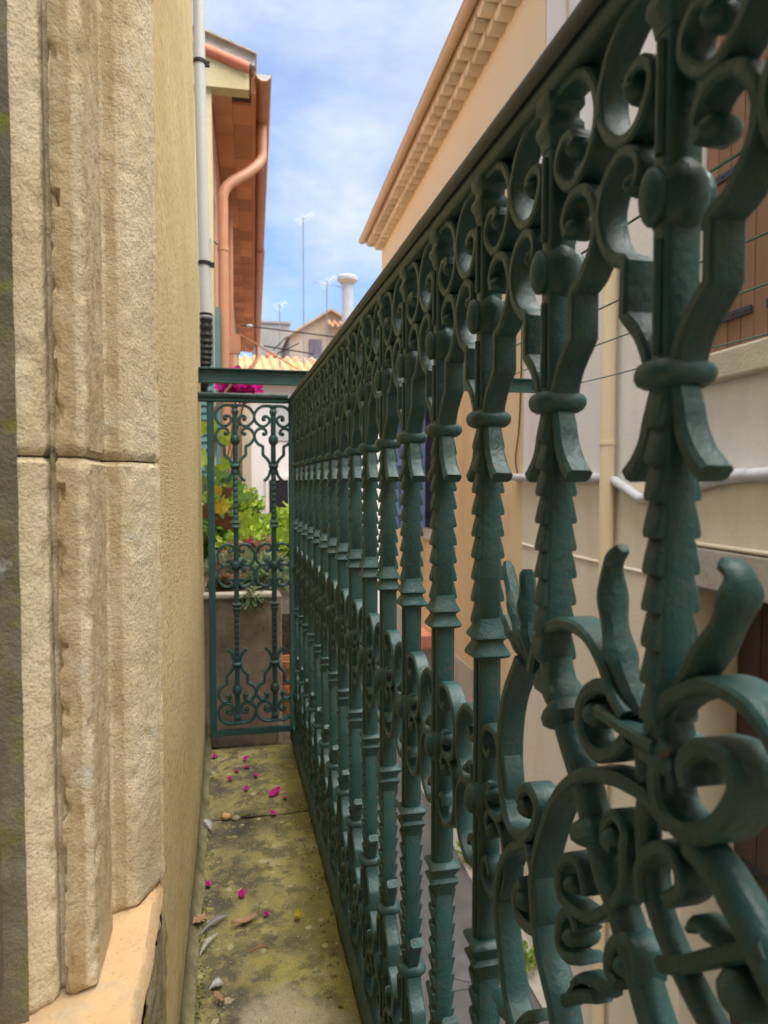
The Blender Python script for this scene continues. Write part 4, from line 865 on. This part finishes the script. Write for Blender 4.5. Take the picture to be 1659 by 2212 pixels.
for i, (p, sz, rot, tl, yw, mt) in enumerate([((-.060, 2.33, .165), .050, .4, .3, .2, 'leaf_lime'), ((-.068, 2.34, .085), .042, -2.6, -.2, .1, 'leaf_lime'), ((-.015, 2.36, .150), .040, 2.4, .2, -.4, 'leaf_lime'), ((-.012, 2.33, .062), .036, 1.9, .5, .3, 'leaf_lime'),
        ((-.035, 2.40, .02), .060, .5, .5, .1, 'leaf_green'), ((.008, 2.42, -.01), .055, 1.6, .6, -.2, 'leaf_green'), ((-.075, 2.36, -.01), .045, -1.4, .4, 0, 'leaf_green'), ((-.066, 2.36, -.09), .045, 2.9, .3, .3, 'leaf_green'),
        ((-.036, 2.31, -.035), .030, -.4, .5, .2, 'leaf_yellow'), ((-.022, 2.30, -.068), .034, 3.0, .1, .1, 'leaf_yellow'), ((-.005, 2.34, -.04), .034, .7, .3, .6, 'leaf_brown'), ((-.048, 2.33, -.095), .042, -2.0, .2, 0, 'leaf_brown'), ((-.012, 2.34, -.12), .040, 2.8, .4, .2, 'leaf_brown'),
        ((.015, 2.33, -.135), .030, 2.7, .3, .3, 'leaf_brown'), ((.048, 2.31, -.12), .044, 1.9, .2, .2, 'leaf_lime'), ((.062, 2.55, -.06), .045, .3, .7, .2, 'leaf_green'), ((.03, 2.5, -.04), .05, -.6, .8, .1, 'leaf_green')]):
    mk('leaf', lobed(p, sz, rot, tl, yw, 5 if mt != 'leaf_yellow' else 1, .30 if mt != 'leaf_yellow' else .05, i), mt, vine, smooth=True)
# weeds at the foot of the houses opposite
for i, (s, lab) in enumerate(((7.0, 'farther tuft of weeds at the foot of the ochre wall'), (6.2, 'middle tuft of weeds at the foot of the ochre wall'), (4.75, 'nearest tuft of yellow-green weeds at the foot of the pale house wall'))):
    p = AW(1.98, s, GZ+.03); plant('weed_tuft', p, lab, [('foliage', 'leaf_lime', leaves(70, p+Vector((0, 0, .07)), (.10, .14, .09), .07, .35, seed=30+i))], (), 'weed', 'weeds along the alley wall')

# ------------------------------------------------------------------ litter on the slabs
PET = [(-.039, 1.905), (.043, 1.871), (.044, 1.812), (.018, 1.793), (.065, 1.755), (.001, 1.751), (.039, 1.684), (.103, 1.643), (.112, 1.665), (.127, 1.613), (.095, 1.542), (-.04, 1.291), (.02, 1.247), (.059, 1.178)]
PLAB = ['fallen magenta petal nearest the far end of the yellow wall', 'fallen magenta petal farthest along the middle of the slab', 'fallen magenta petal just in front of the farthest middle one', 'fallen magenta petal left of centre on the far slab', 'fallen magenta petal right of centre on the far slab', 'fallen magenta petal lying nearest the wall on the mid far slab', 'single magenta petal in the middle of the far slab', 'largest dark magenta petal on the far slab near the railing', 'small magenta petal touching the largest petal', 'faded magenta petal nearest the railing on the far slab', 'bright magenta petal lying on the slab joint', 'dark magenta petal beside the wall on the near slab', 'bright magenta petal in the middle of the near slab', 'faint faded petal right of the long dry leaf']
for i, (x, y) in enumerate(PET):
    sz = (.0066, .0075, .0066, .0066, .0066, .006, .0066, .0112, .0064, .0056, .0090, .0056, .0068, .004)[i]; rg = random.Random(50+i)
    def pf(u, v_):
        a = u*2*math.pi; r_ = v_*sz*(1+.22*math.sin(a*2+i)+.12*math.sin(a*3+i*2)); return (x+r_*math.cos(a), y+r_*math.sin(a)*1.35, FZ+.0045+.35*sz*v_*v_*(1+.8*math.sin(a+i))+.001*math.sin(a*5))
    tag(mk('petal', grid(16, 4, pf), 'magenta', smooth=True), PLAB[i], 'petal', 'fallen petals on the slabs')
def feather(p, ln, wd, ang, mat, lab, curl=.12, lift=.004):
    e = empty('feather', (p[0], p[1], FZ), lab, 'feather', 'feathers on the slab'); d = Vector((math.cos(ang), math.sin(ang), 0)); s = Vector((-d.y, d.x, 0)); o = Vector((p[0], p[1], FZ+.004))
    c = [o+d*(t_*ln)+s*(curl*ln*t_*t_)+Vector((0, 0, lift*math.sin(math.pi*t_))) for t_ in [i/14 for i in range(15)]]
    mk('quill', tube(c, [.0009*(1-.7*i/14) for i in range(15)], 6), 'feather', e)
    V, F = [], []; rg = random.Random(int(ln*1e5))
    for i in range(2, 15):
        for sd_ in (-1, 1):
            for q in range(3):
                l = wd*math.sin(math.pi*min(.97, (i+q*.3)/15.5))*rg.uniform(.6, 1.1); k = len(V); p0 = c[i-1].lerp(c[min(i, 14)], q/3)
                V += [p0, p0+d*.0016, p0+s*sd_*l+d*l*.6+Vector((0, 0, rg.uniform(0, .003)))]; F.append((k, k+1, k+2))
    mk('vane', (V, F), mat, e)
feather((-.040, 1.495), .055, .013, 1.75, 'feather', 'pale grey feather beside the wall near the slab joint')
feather((-.005, 1.19), -.060, .012, .55, 'feather_grey', 'tangled grey and white feather in front of the dry oak leaf', .2)
feather((-.048, 1.095), .055, .007, 1.25, 'feather', 'slim white feather nearest the camera beside the wall', -.2)
feather((-.032, 1.018), .020, .012, .4, 'feather', 'small white downy tuft on the near slab')
def litter(name, vf, mat, lab, cat): return tag(mk(name, vf, mat, smooth=True), lab, cat)
def flatleaf(p, ln, wd, ang, lob, seed):
    d = Vector((math.cos(ang), math.sin(ang), 0)); s = Vector((-d.y, d.x, 0)); o = Vector((p[0], p[1], FZ+.005)); V, F = [], []; n = 24
    for i in range(n+1):
        u = i/n; w_ = wd*math.sin(math.pi*u)**.7*(1+lob*math.sin(u*26+seed)); z = .003*math.sin(u*5+seed)+.002
        V += [o+d*ln*u+s*w_+Vector((0, 0, z+.004)), o+d*ln*u+Vector((0, 0, z)), o+d*ln*u-s*w_+Vector((0, 0, z+.003))]
    for i in range(n): F += [(3*i, 3*i+3, 3*i+4, 3*i+1), (3*i+1, 3*i+4, 3*i+5, 3*i+2)]
    return V, F
litter('dry_leaf', flatleaf((-.066, 1.165), .042, .011, .95, .45, 1), 'dry_leaf', 'brown lobed oak leaf lying against the wall', 'leaf')
litter('dry_leaf', flatleaf((-.000, 1.155), .052, .007, .45, .05, 2), 'dry_leaf', 'long narrow pinkish dry leaf in the middle of the slab', 'leaf')
litter('dry_leaf', flatleaf((.108, 1.150), .016, .006, 1.2, .3, 3), 'leaf_yellow', 'small curled yellow leaf near the railing', 'leaf')
litter('dry_leaf', flatleaf((-.010, .985), .024, .004, 2.4, .2, 4), 'dry_leaf', 'small brown dry leaf on the nearest part of the slab', 'leaf')
litter('dry_leaf', flatleaf((.028, 1.083), .030, .002, .1, .1, 5), 'dry_leaf', 'thin straw coloured stalk in the middle of the near slab', 'twig')
litter('pebble', rough(ellipsoid((-.009, 1.548, FZ+.006), .011, .010, .008, 10, 7), .003, 90), 'pebble', 'orange pebble sitting on the slab joint', 'pebble')
litter('pebble', rough(ellipsoid((.012, 1.538, FZ+.004), .010, .008, .006, 10, 7), .002, 90, 3), 'plinth_stone', 'flat grey pebble right of the orange one', 'pebble')
# grit, crumbs and moss specks that nobody could count
V, F = [], []; rg = random.Random(99)
for _ in range(2600):
    x, y = rg.uniform(-.06, .175), rg.uniform(.85, 1.95)
    if rg.random() > .45+.55*noise.noise(Vector((x*18, y*18, 7))): continue
    s = rg.uniform(.0005, .0019); a = rg.uniform(0, 6.3); k = len(V); z = FZ+.0015
    V += [Vector((x+s*math.cos(a+q*2.1), y+s*math.sin(a+q*2.1)*1.3, z)) for q in range(3)]+[Vector((x, y, z+s*1.1))]; F += [(k, k+1, k+3), (k+1, k+2, k+3), (k+2, k, k+3)]
tag(mk('grit', (V, F), 'lint_stone'), 'fine pale grit and crumbs scattered over the mossy slabs', 'grit', kind='stuff')

# low moss cushions in the joint, at the wall foot and along the railing edge
V, F = [], []; rg = random.Random(123)
for _ in range(1500):
    k0 = rg.random(); y = rg.uniform(.9, 1.95)
    if k0 < .45: x = rg.uniform(-.060, -.040)+.012*noise.noise(Vector((0, y*9, 4)))
    elif k0 < .56: x = rg.uniform(.135, .174)
    else: x = rg.uniform(-.05, .17); y = 1.556+rg.gauss(0, .005)
    if noise.noise(Vector((x*14, y*14, 2))) < -.05: continue
    s_ = rg.uniform(.0007, .0026); v_, f_ = ellipsoid((x, y, FZ+.0005), s_, s_*1.3, s_*.4, 7, 5); k = len(V); V += v_; F += [tuple(i+k for i in q) for q in f_]
tag(mk('moss', rough((V, F), .0008, 700), 'moss_cushion', smooth=True), 'low green moss cushions along the wall foot and slab joint', 'moss', kind='stuff')
